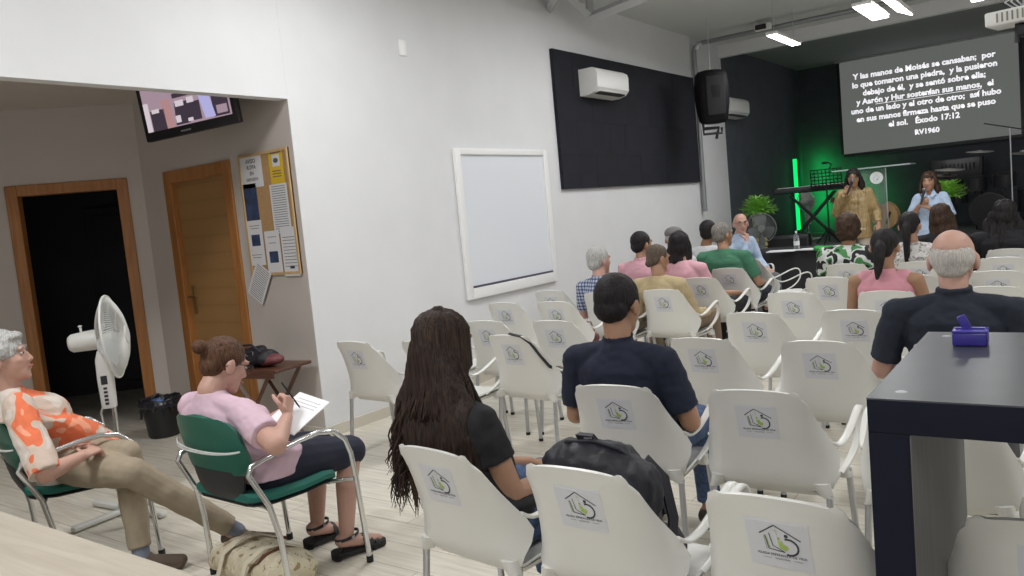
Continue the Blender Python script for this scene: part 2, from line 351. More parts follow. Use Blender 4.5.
# small black-fronted sensor box on the pipe
sb = thing('sensor_box', 'tiny white box with black front fixed on the ceiling pipe', 'sensor', at(763, 27, z=3.70))
MB().box((0, 0, 0), (.22, .08, .09), None, .02).build('case', 'white', sb, 30); MB().box((-.02, -.042, 0), (.15, .02, .07), None, .01).build('lens', 'black', sb, 30)
# ---- air conditioners
def aircon(y, z, L_, label, x=WX+.04):
    t = thing('air_conditioner', label, 'air conditioner', (x, y, z), 0, 'wall air conditioners'); h, d = .29, .235
    prof = [(0, -h/2), (0, h/2), (d*.75, h/2), (d*.95, h/2-.03), (d, h/4), (d*.98, -h/4), (d*.8, -h/2+.025), (d*.45, -h/2)]
    mb = MB(); mb.rings([[(a, yy, b2) for a, b2 in prof] for yy in (-L_/2, -L_/2+.01, L_/2-.01, L_/2)]); mb.build('casing', 'white', t, 25)
    MB().box((d*.62, 0, -h/2+.022), (.13, L_*.8, .022), Tm((0, 0, 0)), .004).build('air_outlet', mat('dark_vent', (.02, .02, .025), .5), t)
    mb = MB(); mb.box((d*.86, 0, -h/2+.032), (.08, L_*.8, .006), Tm((0, 0, 0), 0, 0)); mb.build('louvre', 'white', t)
    return t
aircon(8.20, 2.885, .74, 'white air conditioner mounted on the black foam panel')
aircon(12.35, 2.84, .9, 'white air conditioner partly hidden behind the hanging black loudspeaker', WX)
# ---- hanging loudspeaker
sp0 = at(712, 97, y=10.2)
sp = thing('loudspeaker', 'black loudspeaker hanging by cables beside the ceiling pipe', 'loudspeaker', sp0, rad(38))
mb = MB(); R = []
for z, w_, d_ in ((-.345, .09, .07), (-.335, .15, .12), (-.30, .185, .15), (-.1, .215, .175), (.1, .225, .18), (.28, .205, .16), (.325, .17, .13), (.34, .10, .08)):
    R.append([((abs(math.cos(t))**.8)*math.copysign(1, math.cos(t))*w_, (abs(math.sin(t))**.8)*math.copysign(1, math.sin(t))*d_, z) for t in [2*PI*(k+.5)/20 for k in range(20)]])
mb.rings(R); mb.build('cabinet', mat('speaker_black', (.006, .006, .008), .6, spec=.2), sp, 40)
gr = MB(); gr.box((0, -.160, 0), (.24, .03, .50), None, .012); gr.build('grille', mat('speaker_grille', (.008, .008, .010), .8), sp, 40)
mb = MB(); mb.tube([(-.14, 0, -.33), (-.14, 0, -.47), (.1, 0, -.47), (.1, 0, -.40)], .018, 8); mb.tube([(-.14, 0, -.4), (.06, 0, -.4), (.02, .0, -.54)], .022, 8); mb.build('mounting_bracket', 'black', sp, 40)
mb = MB(); mb.tube([(0, 0, .33), (0, 0, CZ-sp0.z-.01)], .007, 6); mb.build('suspension_cable', 'alu', sp)
# ---- projector
pj = thing('projector', 'white ceiling projector on a black mount at the top right corner', 'projector', at(1012, 18, y=7.6), rad(-12))
mb = MB(); mb.box((.06, 0, 0), (.42, .30, .11), None, .015); mb.build('projector_body', 'white', pj, 30)
mb = MB()
for i in range(7): mb.box((-.06+i*.035, -.152, 0), (.012, .004, .07))
mb.build('vent_slots', mat('vent_grey', (.25, .24, .2), .6), pj)
mb = MB(); mb.box((.12, 0, -.11), (.16, .12, .10), None, .02); mb.tube([(.05, -.04, -.06), (.04, -.04, -.20)], .02, 8); mb.build('bracket', 'black', pj, 30)
mb = MB(); mb.tube([(.1, 0, .05), (.1, 0, CZ-pj.location.z-.005)], .025, 8); mb.build('ceiling_pole', 'grey', pj, 30)
random.seed(4); mb = MB()
for k in range(4): mb.tube([(.02+.03*k, .0, .07), (-.03+.04*k, -.05, .12), (.05+.02*k, -.02, .17), (.12, .03, .14+.02*k)], .008, 6)
mb.build('cables', 'grey', pj, 60)
# ---- projection screen
sc = thing('projection_screen', 'large lit projection screen showing a Spanish bible verse', 'screen', (-2.325, 16.22, 2.92))
W, Hh = 2.86, 1.71
M_['screen'] = mat('projected_grey', (.13, .135, .125), .9, emit=(.235, .25, .235), es=.38); M_['letters'] = mat('projected_letters', (.9, .9, .9), .9, emit=(.95, .93, .98), es=.85)
MB().box((0, 0, 0), (W, .012, Hh)).build('screen_fabric', 'screen', sc)
mb = MB(); mb.box((0, .0, Hh/2+.04), (W+.16, .09, .09), None, .02); mb.build('roller_case', 'white' if False else 'grey', sc, 30)
mb = MB(); mb.box((0, -.005, -Hh/2-.03), (W, .03, .05)); mb.box((-W/2-.02, 0, 0), (.05, .014, Hh)); mb.box((W/2+.02, 0, 0), (.05, .014, Hh)); mb.build('black_border', 'black', sc)
TT = Matrix.Rotation(PI/2, 4, 'X'); mb = MB(); y0 = .545
LN = ['Y las manos de Moisés se cansaban;  por', 'lo que tomaron una piedra,  y la pusieron', 'debajo de él,  y se sentó sobre ella;', 'y Aarón y Hur sostenían sus manos,  el',
      'uno de un lado y el otro de otro;  así hubo', 'en sus manos firmeza hasta que se puso', 'el sol.   Éxodo 17:12', 'RV1960']
for i, t in enumerate(LN):
    text_mesh(mb, t, .139 if i < 7 else .125, Tm((-.05 if i < 7 else .0, -.0085, y0-.158*i-(.05 if i == 7 else 0))) @ TT, bold=.0045)
mb.box((.02, -.0085, y0-.158*3-.072), (1.7, .001, .008)); mb.build('verse_text', 'letters', sc)
# ---- TV in the alcove
c0 = at(147, 143, y=3.37); c1 = at(241, 121, z=c0.z)
ex = V((c1.x-c0.x, c1.y-c0.y, 0)).normalized()
bl = at(146, 143, y=3.30); br_ = at(239, 122, y=3.52)
ex = (br_-bl); Wt = ex.length; ex.normalize()
up = V((0, 0, 1)); upd = (up*math.cos(rad(4)) + V((ex.y, -ex.x, 0)).normalized()*math.sin(rad(4))*1).normalized()
TVT = frame_T(bl, ex, upd)   # x right, z up, -y to viewer
tv = thing('television', 'black flat television tilted down in the alcove corner showing a lilac street scene', 'television'); tv.matrix_world = TVT
Ht = Wt*.585
mb = MB(); mb.box((Wt/2, .03, Ht/2), (Wt, .05, Ht), None, .012); mb.box((Wt/2, .075, Ht/2), (Wt*.8, .06, Ht*.8), None, .02); mb.build('casing', 'black', tv, 30)
PC = [mat('tv_lilac', (.1, .1, .1), emit=(.30, .21, .26), es=1), mat('tv_dark', (.02, .02, .02), emit=(.035, .025, .04), es=1), mat('tv_pale', (.1, .1, .1), emit=(.55, .48, .52), es=1), mat('tv_blue', (.1, .1, .1), emit=(.36, .35, .62), es=1), mat('tv_pink', (.1, .1, .1), emit=(.36, .19, .19), es=1)]
mb = MB(); x0, x1, z0, z1 = Wt*.05, Wt*.95, Ht*.13, Ht*.95
def pq(a, b2, c, d, sh=0, mi=0, lay=0):
    X = lambda u: x0+(x1-x0)*u
    Z = lambda v: z0+(z1-z0)*v
    mb.cur = mi; mb.add([(X(a), .004-lay*.001, Z(c)), (X(b2), .004-lay*.001, Z(c)), (X(b2+sh), .004-lay*.001, Z(d)), (X(a+sh), .004-lay*.001, Z(d))], [(0, 1, 2, 3)])
pq(0, 1, 0, 1, 0, 0)
for q in [(0, .06, 0, .5, 0, 2, 1), (.07, .24, 0, .35, 0, 1, 1), (.09, .18, .3, .37, 0, 2, 2), (.24, .34, 0, .5, -.02, 4, 1), (.35, .52, .02, .4, .02, 1, 1), (.38, .48, .33, .43, 0, 2, 2), (.36, .42, .06, .18, 0, 2, 3), (.5, .66, .04, .36, 0, 1, 1), (.52, .6, .35, .45, 0, 2, 2),
          (.70, .82, .03, .98, -.09, 3, 3), (.80, .98, .02, .55, 0, 1, 1), (.80, .94, .38, .46, 0, 2, 2), (.36, .66, .48, .56, 0, 1, 1), (.84, .96, .06, .2, 0, 0, 2), (.2, .3, .7, .95, 0, 4, 2), (.0, .14, .78, 1, 0, 1, 2), (.5, .56, .04, .1, 0, 2, 3), (.9, 1, .5, .9, 0, 1, 2)]: pq(*q)
mb.build('screen_picture', PC, tv, fixn=False)
MB().box((Wt*.45, .002, Ht*.055), (.09, .004, .012)).build('badge', 'alu', tv)
mb = MB(); mb.tube([(Wt*.5, .1, Ht*.5), (Wt*.75, .32, Ht*.5)], .02, 8); mb.box((Wt*.5, .11, Ht*.5), (.2, .03, .2)); mb.build('wall_bracket', 'black', tv, 30)
# ---- notice board with its papers (each one pinned on: things of their own)
def on_wall(px, py, off=0): return at(px, py, y=DY-off)
B0, B1 = V((-5.21, DY, 1.225)), V((-4.63, DY, 2.14))
nb = thing('notice_board', 'cork notice board in a pine frame beside the closed oak door', 'notice board', ((B0.x+B1.x)/2, DY, (B0.z+B1.z)/2))
w2, h2 = (B1.x-B0.x)/2, (B1.z-B0.z)/2
MB().span((-w2, -.014, -h2), (w2, 0, h2)).build('cork_sheet', 'cork', nb); mb = MB()
for a, c in (((-w2, -.024, -h2), (-w2+.022, 0, h2)), ((w2-.022, -.024, -h2), (w2, 0, h2)), ((-w2+.022, -.024, h2-.022), (w2-.022, 0, h2)), ((-w2+.022, -.024, -h2), (w2-.022, 0, -h2+.022))): mb.span(a, c, .003)
mb.build('board_frame', mat_wood('pine_frame', (.5, .33, .16), (.6, .42, .22)), nb, 30)
M_['yellow'] = mat('yellow_print', (.75, .50, .03), .7); M_['navyprint'] = mat('navy_print', (.035, .055, .12), .6, var=.5, vscale=12)
def sheet(name, label, px, py, w_, h_, m='paper', rz=0, lay=0, lines=None, extra=None):
    c = on_wall(px, py, .0165+.002*lay); t = thing(name, label, 'paper', c, 0, None); t.rotation_euler = (0, rad(rz), 0)
    MB().box((0, 0, 0), (w_, .0014, h_)).build('sheet', m, t)
    mb = MB()
    if lines:
        for (x, z, s, b2) in lines:
            if isinstance(b2, str): text_mesh(mb, b2, s, Tm((x, -.0012, z)) @ TT, depth=.0002, bold=.0008)
            else: mb.box((x, -.001, z), (b2, .0008, s))
        mb.build('printing', 'ink', t)
    if extra: extra(t)
    return t
sheet('notice_sheet', 'white notice sheet with four lines of big grey letters at top left of the board', 251.5, 171, .25, .25, rz=0, lines=[(0, .07, .042, 'AVISO'), (0, .025, .042, 'ROPA'), (0, -.02, .038, 'EN'), (0, -.065, .030, 'DEPOSITO')])
def yl(t):
    mb = MB(); mb.box((0, -.0012, .055), (.085, .001, .085)); mb.build('picture', 'paper', t)
    mb = MB(); mb.ell((0, -.002, .055), (.028, .001, .018)); [mb.box((0, -.0012, -.02-.02*k), (.10, .001, .006)) for k in range(3)]; mb.box((0, -.0012, .112), (.12, .001, .01)); mb.build('printing', 'ink', t)
sheet('yellow_poster', 'yellow poster with a small dark picture at the top right of the board', 276.5, 168, .155, .225, 'yellow', extra=yl)
def rows(w_, h_, n_): return [(0, h_/2-h_*(k+1)/(n_+1), .004, w_*.8) for k in range(n_)]
sheet('blue_leaflet', 'dark blue leaflet under the white notice on the left of the board', 251.3, 204, .16, .30, 'navyprint')
sheet('timetable_sheet', 'long white table of small grey rows under the yellow poster', 280.5, 208.5, .195, .36, lines=rows(.195, .36, 20))
def dk1(t): MB().box((.0, -.0012, .02), (.10, .001, .085)).build('picture', 'navyprint', t)
sheet('newsletter_page', 'white page with a dark blue photo at the lower left of the board', 256.5, 243, .17, .34, rz=0, lay=1, lines=[(0, .13, .004, .12), (0, .11, .004, .1), (-.01, -.09, .004, .12), (-.01, -.11, .004, .1)], extra=dk1)
sheet('newsletter_page', 'white page with a dark blue photo low in the middle of the board', 273.8, 253, .17, .33, lay=2, lines=[(0, .12, .004, .1), (0, .075, .004, .08)], extra=lambda t: MB().box((0, -.0012, -.03), (.10, .001, .085)).build('picture', 'navyprint', t))
sheet('printed_form', 'white form with a small dark stamp at the lower right of the board', 290, 251.5, .17, .36, lay=3, lines=rows(.17, .26, 10), extra=lambda t: MB().box((.01, -.0014, -.115), (.05, .001, .02)).build('stamp', 'navyprint', t))
sheet('hanging_sheet', 'creased white list hanging askew below the notice board', 259.5, 283, .19, .28, rz=33, lay=4, lines=rows(.19, .28, 16))
# ================================================================= cream armchairs
def chair_shell():
    # stations: y, z, half width, forward wrap of the edge, upward wrap of the edge
    S = [(-.273, .807, .140, .012, -.018), (-.2715, .803, .152, .014, -.021), (-.269, .795, .162, .017, -.022), (-.265, .780, .171, .021, -.018), (-.258, .755, .177, .028, -.009), (-.246, .71, .184, .040, 0), (-.234, .665, .195, .058, 0), (-.222, .62, .210, .078, 0), (-.211, .575, .226, .100, 0),
         (-.200, .53, .238, .110, 0), (-.191, .485, .236, .088, .004), (-.180, .445, .228, .050, .010), (-.158, .415, .220, .020, .016), (-.125, .403, .216, .006, .020), (-.07, .402, .214, 0, .024), (0, .405, .212, 0, .022), (.08, .412, .210, 0, .018), (.15, .420, .206, 0, .012), (.205, .422, .200, 0, .006), (.232, .412, .190, -.008, .0), (.243, .393, .180, -.012, 0)]
    n = 20; vs = []
    for (y, z, w, d, e) in S:
        for j in range(n+1):
            u = -1+2*j/n; k = abs(u)
            vs.append(V((w*math.sin(u*1.25)/math.sin(1.25), y+d*k**2.6, z+e*k**(2.4 if e < 0 else 3))))
    fs = [(i*(n+1)+j, i*(n+1)+j+1, (i+1)*(n+1)+j+1, (i+1)*(n+1)+j) for i in range(len(S)-1) for j in range(n)]
    bm = bmesh.new(); bv = [bm.verts.new(v) for v in vs]
    for f in fs: bm.faces.new([bv[i] for i in f])
    bmesh.ops.recalc_face_normals(bm, faces=bm.faces)
    bmesh.ops.solidify(bm, geom=list(bm.faces), thickness=.009)
    bm.verts.index_update(); mb = MB(); mb.add([v.co.copy() for v in bm.verts], [[v.index for v in f.verts] for f in bm.faces]); bm.free()
    for s in (-1, 1):
        for y, z, zz in ((-.150, .445, .392), (.170, .41, .385)):
            mb.rings([[(s*(.206+dx)+a*r_, y+dy+b2*r_, h) for a, b2 in ((1, 0), (.7, .7), (0, 1), (-.7, .7), (-1, 0), (-.7, -.7), (0, -1), (.7, -.7))] for h, r_, dx, dy in ((z, .034, -.022, 0), (z-.045, .026, -.006, 0), (zz, .0175, .006, -.004 if y < 0 else .004))])
    mb.rings([[(x*a, y*b_+.02, z) for x, y in ((-.8, -1), (.8, -1), (1, -.8), (1, .8), (.8, 1), (-.8, 1), (-1, .8), (-1, -.8))] for z, a, b_ in ((.404, .208, .165), (.386, .198, .150), (.383, .188, .140), (.387, .180, .132), (.395, .176, .128))])
    return mb.build('shell', 'shell', None, 80)
def chair_arm(s):
    P = [(.224, -.122, .586), (.234, -.085, .566), (.248, -.03, .574), (.258, .04, .602), (.263, .11, .632), (.264, .165, .646), (.263, .200, .636), (.261, .216, .600), (.255, .208, .545), (.245, .17, .492), (.230, .11, .450), (.213, .04, .420)]
    # smooth the path
    Q = []
    for i in range(len(P)-1):
        a, b2 = V(P[i]), V(P[i+1]); p = V(P[max(i-1, 0)]); q = V(P[min(i+2, len(P)-1)])
        for t in (0, .33, .66): Q.append(.5*((2*a)+(b2-p)*t+(2*p-5*a+4*b2-q)*t*t+(3*a-p-3*b2+q)*t**3))
    Q.append(V(P[-1])); R = []
    for i, p in enumerate(Q):
        d = (Q[min(i+1, len(Q)-1)]-Q[max(i-1, 0)]).normalized(); a = V((1, 0, 0)); a = (a-d*a.dot(d)).normalized(); b2 = a.cross(d); f = min(i, len(Q)-1-i)/len(Q)*2
        w_, t_ = .0115+.003*min(1, f*3), .0065
        R.append([p+a*w_*math.copysign(abs(math.cos(t))**.7, math.cos(t))+b2*t_*math.copysign(abs(math.sin(t))**.7, math.sin(t)) for t in [2*PI*(k+.5)/12 for k in range(12)]])
    mb = MB(); mb.rings([[V((s*v.x, v.y, v.z)) for v in r] for r in R]); return mb.build('armrest', 'shell', None, 50)
M_['stk'] = mat('sticker_vinyl', (.64, .645, .68), .3); M_['logodark'] = mat('logo_charcoal', (.03, .04, .055), .5); M_['logogreen'] = mat('logo_green', (.36, .50, .10), .5)
def back_pt(x, z):
    """point on the rear face of the shell (local) for a sticker at x, height z"""
    T = [(-.258, .755, .177, .028), (-.246, .71, .184, .040), (-.234, .665, .195, .058), (-.222, .62, .210, .078), (-.211, .575, .226, .100)]
    for a, b2 in zip(T, T[1:]):
        if a[1] >= z >= b2[1]: break
    k = (a[1]-z)/(a[1]-b2[1]); y, w_, d = [a[i]+(b2[i]-a[i])*k for i in (0, 2, 3)]
    u = abs(math.asin(max(-1, min(1, x/w_*math.sin(1.25))))/1.25); return V((x, y+d*u**2.6, z))
def bent(mb, sx=0, zc=.690, off=.0012, rot=0):
    """lay a flat drawing (x right as seen from behind, y up) onto the back of the chair"""
    c, s = math.cos(rot), math.sin(rot); out = []
    for x, y, z in mb.v:
        x, y = x*c-y*s, x*s+y*c; p = back_pt(x+sx, zc+y); out.append((p.x, p.y-off-z, p.z))
    mb.v = out; return mb
def grid_rect(mb, w_, h_, n=6):
    vs = [(-w_/2+w_*i/n, -h_/2+h_*j/n, 0) for j in range(n+1) for i in range(n+1)]
    mb.add(vs, [(j*(n+1)+i, j*(n+1)+i+1, (j+1)*(n+1)+i+1, (j+1)*(n+1)+i) for j in range(n) for i in range(n)])
def stroke(mb, pts, w_, z=.0004):
    P = [V((x, y, 0)) for x, y in pts]; L_ = []; R_ = []
    for i, p in enumerate(P):
        d = (P[min(i+1, len(P)-1)]-P[max(i-1, 0)]).normalized(); nn = V((-d.y, d.x, 0))*w_/2; L_.append((p.x+nn.x, p.y+nn.y, z)); R_.append((p.x-nn.x, p.y-nn.y, z))
    n = len(P); mb.add(L_+R_, [(i, i+1, n+i+1, n+i) for i in range(n-1)])
def disc(mb, x, y, rx, ry, z=.0004, n=14): mb.add([(x+rx*math.cos(2*PI*k/n), y+ry*math.sin(2*PI*k/n), z) for k in range(n)], [tuple(range(n))])
def make_sticker(parent, rot=-.0, sx=.0):
    mb = MB(); grid_rect(mb, .148, .146); st_ = bent(mb, sx, off=.0102, rot=rot).build('sticker', 'stk', parent)
    mb = MB(); k = .00112
    S_ = lambda pts: [(x*k, y*k) for x, y in pts]
    stroke(mb, S_([(-38, 14), (-4, 38)]), .0030); stroke(mb, S_([(-4, 38), (48, 8)]), .0030)                      # roof
    stroke(mb, S_([(-26, 12), (-22, -20), (12, -24)]), .0026); stroke(mb, S_([(-17, 18), (-12, -12), (-2, -16), (12, -24)]), .0022); stroke(mb, S_([(-29, 10), (-26, -22)]), .001)   # open book
    stroke(mb, [(.0215*math.cos(t)+.024, .0215*math.sin(t)-.012) for t in [rad(110-20*i) for i in range(12)]], .0050)      # curved figure
    disc(mb, .021, .0175, .0048, .0048)
    bent(mb, sx, off=.0106, rot=rot).build('logo_outline', 'logodark', st_)
    mb = MB(); stroke(mb, S_([(-24, 8), (-19, -18)]), .0022); disc(mb, .002, .008, .0036, .0036); disc(mb, .007, -.006, .0045, .008); disc(mb, .014, -.014, .009, .0065); stroke(mb, S_([(0, 2), (4, -14), (16, -20)]), .003)
    stroke(mb, S_([(-2, 30), (0, 14)]), .0008); stroke(mb, S_([(-7, 25), (4, 24)]), .0008)
    bent(mb, sx, off=.0107, rot=rot).build('logo_figures', 'logogreen', st_)
    mb = MB(); text_mesh(mb, 'IGLESIA ESPERANZA DE VIDA', .0089, Tm((.004, -.038, .0002)), depth=0, bold=.00012); text_mesh(mb, 'VALENCINA', .0066, Tm((.004, -.048, .0002)), depth=0)
    stroke(mb, [(-.042, -.048), (-.022, -.048)], .0009); stroke(mb, [(.030, -.048), (.052, -.048)], .0009)
    bent(mb, sx, off=.0106, rot=rot).build('lettering', 'logodark', st_)
    return st_
def make_chair():
    t = thing('armchair', 'x', 'chair'); chair_shell().parent = t
    for s in (-1, 1): chair_arm(s).parent = t
    for s in (-1, 1):
        for y0, y1 in ((-.154, -.190), (.176, .215)):
            lg = MB().tube([(s*.213, y0, .40), (s*.230, y1, .006)], .0125, 12).build('leg', 'alu', t, 50)
            MB().tube([(s*.2295, y1*.995, .02), (s*.230, y1, 0)], .015, 10).build('foot_cap', 'rubber', lg, 50)
    make_sticker(t); return t
CH = make_chair()
# x, y of the middle of the back's top edge, turn to the left in degrees, label
ROWS = {
 'armchairs in the nearest row': [
  (-.605, 1.76, -2, 'cream armchair in the nearest row beside the black console table, big house sticker'),
  (-1.155, 1.78, -1, 'cream armchair holding the black backpack'),
  (-1.68, 1.79, -7, 'cream armchair under the woman with very long dark hair'),
  (-.06, 1.82, 2, 'cream armchair seen low through the opening of the black console table')],
 'armchairs in the second row': [
  (-1.535, 2.70, 4, 'cream armchair under the man in the navy t-shirt'),
  (-.985, 2.74, 2, 'empty cream armchair in the second row right of the navy t-shirt man'),
  (-.43, 2.74, 0, 'empty cream armchair whose back and leg show under the black console top')],
 'armchairs on the right of the aisle': [
  (-1.60, 3.74, -3, 'empty cream armchair at the navy t-shirt man\'s right shoulder'),
  (-1.02, 3.71, -2, 'empty cream armchair directly left of the bald man in the dark polo'),
  (-.46, 3.71, 0, 'cream armchair under the bald man in the dark polo'),
  (-1.62, 4.58, -4, 'empty cream armchair on the aisle behind the one at the navy man\'s shoulder'),
  (-1.08, 4.66, -3, 'empty cream armchair between the ponytail woman\'s chair and the bald man\'s left'),
  (-1.67, 5.50, -5, 'empty cream armchair on the aisle left of the woman in sleeveless pink'),
  (-1.06, 5.46, -4, 'cream armchair under the woman in sleeveless pink'),
  (-1.65, 6.37, -5, 'empty cream armchair on the aisle behind the woman in the green pattern'),
  (-1.06, 6.35, -4, 'empty cream armchair between the sleeveless pink woman and the white lace blouse'),
  (-1.75, 7.40, -5, 'cream armchair under the woman in the green and white pattern'),
  (-1.16, 7.36, -4, 'cream armchair under the woman in the white lace blouse'),
  (-.49, 5.58, -2, 'nearest of the four stacked-looking empty armchair backs right of the bald head'),
  (-.53, 6.45, -2, 'second of the four armchair backs right of the bald head'),
  (-.57, 7.45, -3, 'third of the four armchair backs right of the bald head, small sticker showing'),
  (-.58, 8.22, -3, 'cream armchair under the person with long black hair at the right edge'),
  (-1.10, 8.20, -3, 'cream armchair under the dark-haired woman beside the white lace blouse')],
 'armchairs on the left by the wall': [
  (-3.80, 3.44, -3, 'empty cream armchair in front of the alcove corner, nearest the wall'),
  (-3.28, 3.50, -3, 'empty cream armchair hidden half behind the left side of the long dark hair'),
  (-2.79, 3.74, -5, 'empty cream armchair with a dark bag strap over its back'),
  (-3.92, 4.32, -3, 'empty cream armchair by the wall left of the long dark hair, second from the alcove'),
  (-3.38, 4.27, -3, 'empty cream armchair just right of the top of the long dark hair'),
  (-2.83, 4.28, -3, 'empty cream armchair left of the navy t-shirt man\'s head, strap chair in front of it'),
  (-3.89, 5.18, -3, 'empty cream armchair under the lower right corner of the whiteboard'),
  (-3.41, 5.20, -3, 'cream armchair with a dark red purse on its seat, left of the plaid shirt man'),
  (-3.93, 5.94, -3, 'farthest empty cream armchair along the wall, left of the plaid shirt man'),
  (-3.28, 5.71, -3, 'cream armchair under the man in the plaid shirt'),
  (-2.79, 5.83, -3, 'cream armchair under the woman in the tan top'),
  (-2.80, 6.63, -3, 'cream armchair under the woman in pink with dark bob hair'),
  (-3.40, 6.60, -3, 'cream armchair under the man in the pink shirt'),
  (-2.84, 7.43, -3, 'cream armchair under the man in the green t-shirt'),
  (-3.48, 7.95, -3, 'cream armchair under the person in white with black hair'),
  (-3.35, 7.30, -3, 'cream armchair under the person in a grey cap'),
  (-2.86, 8.35, -62, 'empty cream armchair turned sideways before the black draped table')]}
CHAIRS = {}
first = True
for g, L_ in ROWS.items():
    for x, y, a, lb in L_:
        c = CH if first else copy_tree(CH); first = False
        ar = rad(a); f = V((-math.sin(ar), math.cos(ar), 0)); c.location = V((x, y, 0))+f*.27; c.rotation_euler = (0, 0, ar)
        c['label'] = lb; c['group'] = g; CHAIRS[lb] = c
def chair_of(key): return next(c for lb, c in CHAIRS.items() if key in lb)
# ================================================================= figure tools
class Blob(MB):
    """overlapping rounded shapes fused into one continuous surface"""
    def cap(s, p0, p1, r0, r1, fl=1, fdir=None, n=14, flat=False):
        """tapered capsule; fl scales the section along fdir"""
        p0, p1 = V(p0), V(p1); d = p1-p0; L_ = max(d.length, 1e-4); d = d.normalized(); a, b2, _ = basis(d)
        if fdir is not None:
            fd = V(fdir); fd = (fd-d*fd.dot(d)); a = fd.normalized(); b2 = d.cross(a)
        R = []
        st_ = [(-r0*math.cos(t), r0*math.sin(t), 0) for t in (.15, .5, .9, 1.25)]+[(0, r0, 0)]+[(L_, r1, 1)]+[(L_+r1*math.cos(t), r1*math.sin(t), 1) for t in (1.25, .9, .5, .15)]
        if flat: st_ = [(0, r0, 0), (L_, r1, 1)]
        if flat == 'end': st_ = [(-r0*math.cos(t), r0*math.sin(t), 0) for t in (.15, .5, .9, 1.25)]+[(0, r0, 0), (L_, r1, 1)]
        for z, r_, _k in st_: R.append([p0+d*z+(a*math.cos(t)*fl+b2*math.sin(t))*max(r_, 1e-4) for t in [2*PI*k/n for k in range(n)]])
        return s.rings(R)
    def chain(s, pts, rs, fl=1, fdir=None, flat=False):
        for i in range(len(pts)-1): s.cap(pts[i], pts[i+1], rs[i], rs[i+1], fl, fdir, flat=(flat if i == len(pts)-2 else False))
        return s
    def loft(s, st_, n=22, T=None):
        """stations (centre, rx, ry[, squareness])"""
        R = []
        for c, rx, ry in st_: R.append([(c[0]+rx*math.copysign(abs(math.cos(t))**.85, math.cos(t)), c[1]+ry*math.copysign(abs(math.sin(t))**.85, math.sin(t)), c[2]) for t in [2*PI*k/n for k in range(n)]])
        return s.rings(R, T=T)
    def fuse(s, name, m, parent, vox=.008, it=2, disp=None, scale=1):
        o = MB.build(s, name, m, None)
        md = o.modifiers.new('r', 'REMESH'); md.mode = 'VOXEL'; md.voxel_size = vox*scale; md.use_smooth_shade = True
        if it: sm = o.modifiers.new('s', 'SMOOTH'); sm.factor = .6; sm.iterations = it
        dg = bpy.context.evaluated_depsgraph_get(); dg.update(); me = bpy.data.meshes.new_from_object(o.evaluated_get(dg))
        o.modifiers.clear(); old = o.data; o.data = me; bpy.data.meshes.remove(old); me.name = name
        if disp:
            nr = [v.normal.copy() for v in me.vertices]
            for v, nn in zip(me.vertices, nr): v.co += nn*disp(v.co)
        me.polygons.foreach_set('use_smooth', [True]*len(me.polygons))
        if not me.materials: me.materials.append(M_[m] if isinstance(m, str) else m)
        o.parent = parent; return o
def nz(p, f): return noise.noise(V((p.x*f[0], p.y*f[1], p.z*f[2])))
SK = {k: mat('skin_'+k, c, .5, var=.05, vscale=14, spec=.35) for k, c in dict(fair=(.56, .31, .22), tan=(.40, .225, .145), olive=(.36, .205, .125), brown=(.28, .145, .082), pink=(.52, .31, .245)).items()}
for k_ in SK.values(): k_.node_tree.nodes['Principled BSDF'].inputs['Subsurface Weight'].default_value = .06
def hairmat(name, a, c, f=(60, 60, 4), rough=.6):
    M = mat(name, a, rough, spec=.22); nt, b = nodes(M); tc = nt.nodes.new('ShaderNodeTexCoord'); mp = nt.nodes.new('ShaderNodeMapping'); mp.inputs['Scale'].default_value = f
    n = nt.nodes.new('ShaderNodeTexNoise'); n.inputs['Scale'].default_value = 3; n.inputs['Detail'].default_value = 5
    nt.links.new(tc.outputs['Object'], mp.inputs[0]); nt.links.new(mp.outputs[0], n.inputs['Vector'])
    r = ramp(nt, [(.35, a), (.68, c)]); nt.links.new(n.outputs['Fac'], r.inputs[0]); nt.links.new(r.outputs[0], b.inputs['Base Color'])
    bp = nt.nodes.new('ShaderNodeBump'); bp.inputs['Strength'].default_value = .6; bp.inputs['Distance'].default_value = .004; nt.links.new(n.outputs['Fac'], bp.inputs['Height']); nt.links.new(bp.outputs[0], b.inputs['Normal'])
    return M
HR = {k: hairmat('hair_'+k, *v) for k, v in dict(black=((.008, .007, .008), (.028, .024, .024)), darkbrown=((.022, .013, .009), (.085, .048, .03)), brown=((.05, .022, .012), (.14, .07, .04)), grey=((.30, .30, .29), (.55, .54, .52)), salt=((.10, .095, .085), (.33, .31, .28)), white=((.40, .37, .34), (.60, .57, .54)), ash=((.055, .042, .032), (.16, .12, .09)), long=((.010, .007, .007), (.05, .03, .022))).items()}
M_['eyewhite'] = mat('eye_white', (.5, .47, .44), .3); M_['eyedark'] = mat('eye_iris', (.03, .018, .012), .2); M_['lip'] = mat('lips', (.38, .13, .11), .45); M_['nail'] = mat('nail', (.6, .38, .32), .3)
M_['lens'] = mat('spectacle_frame', (.05, .03, .03), .3)

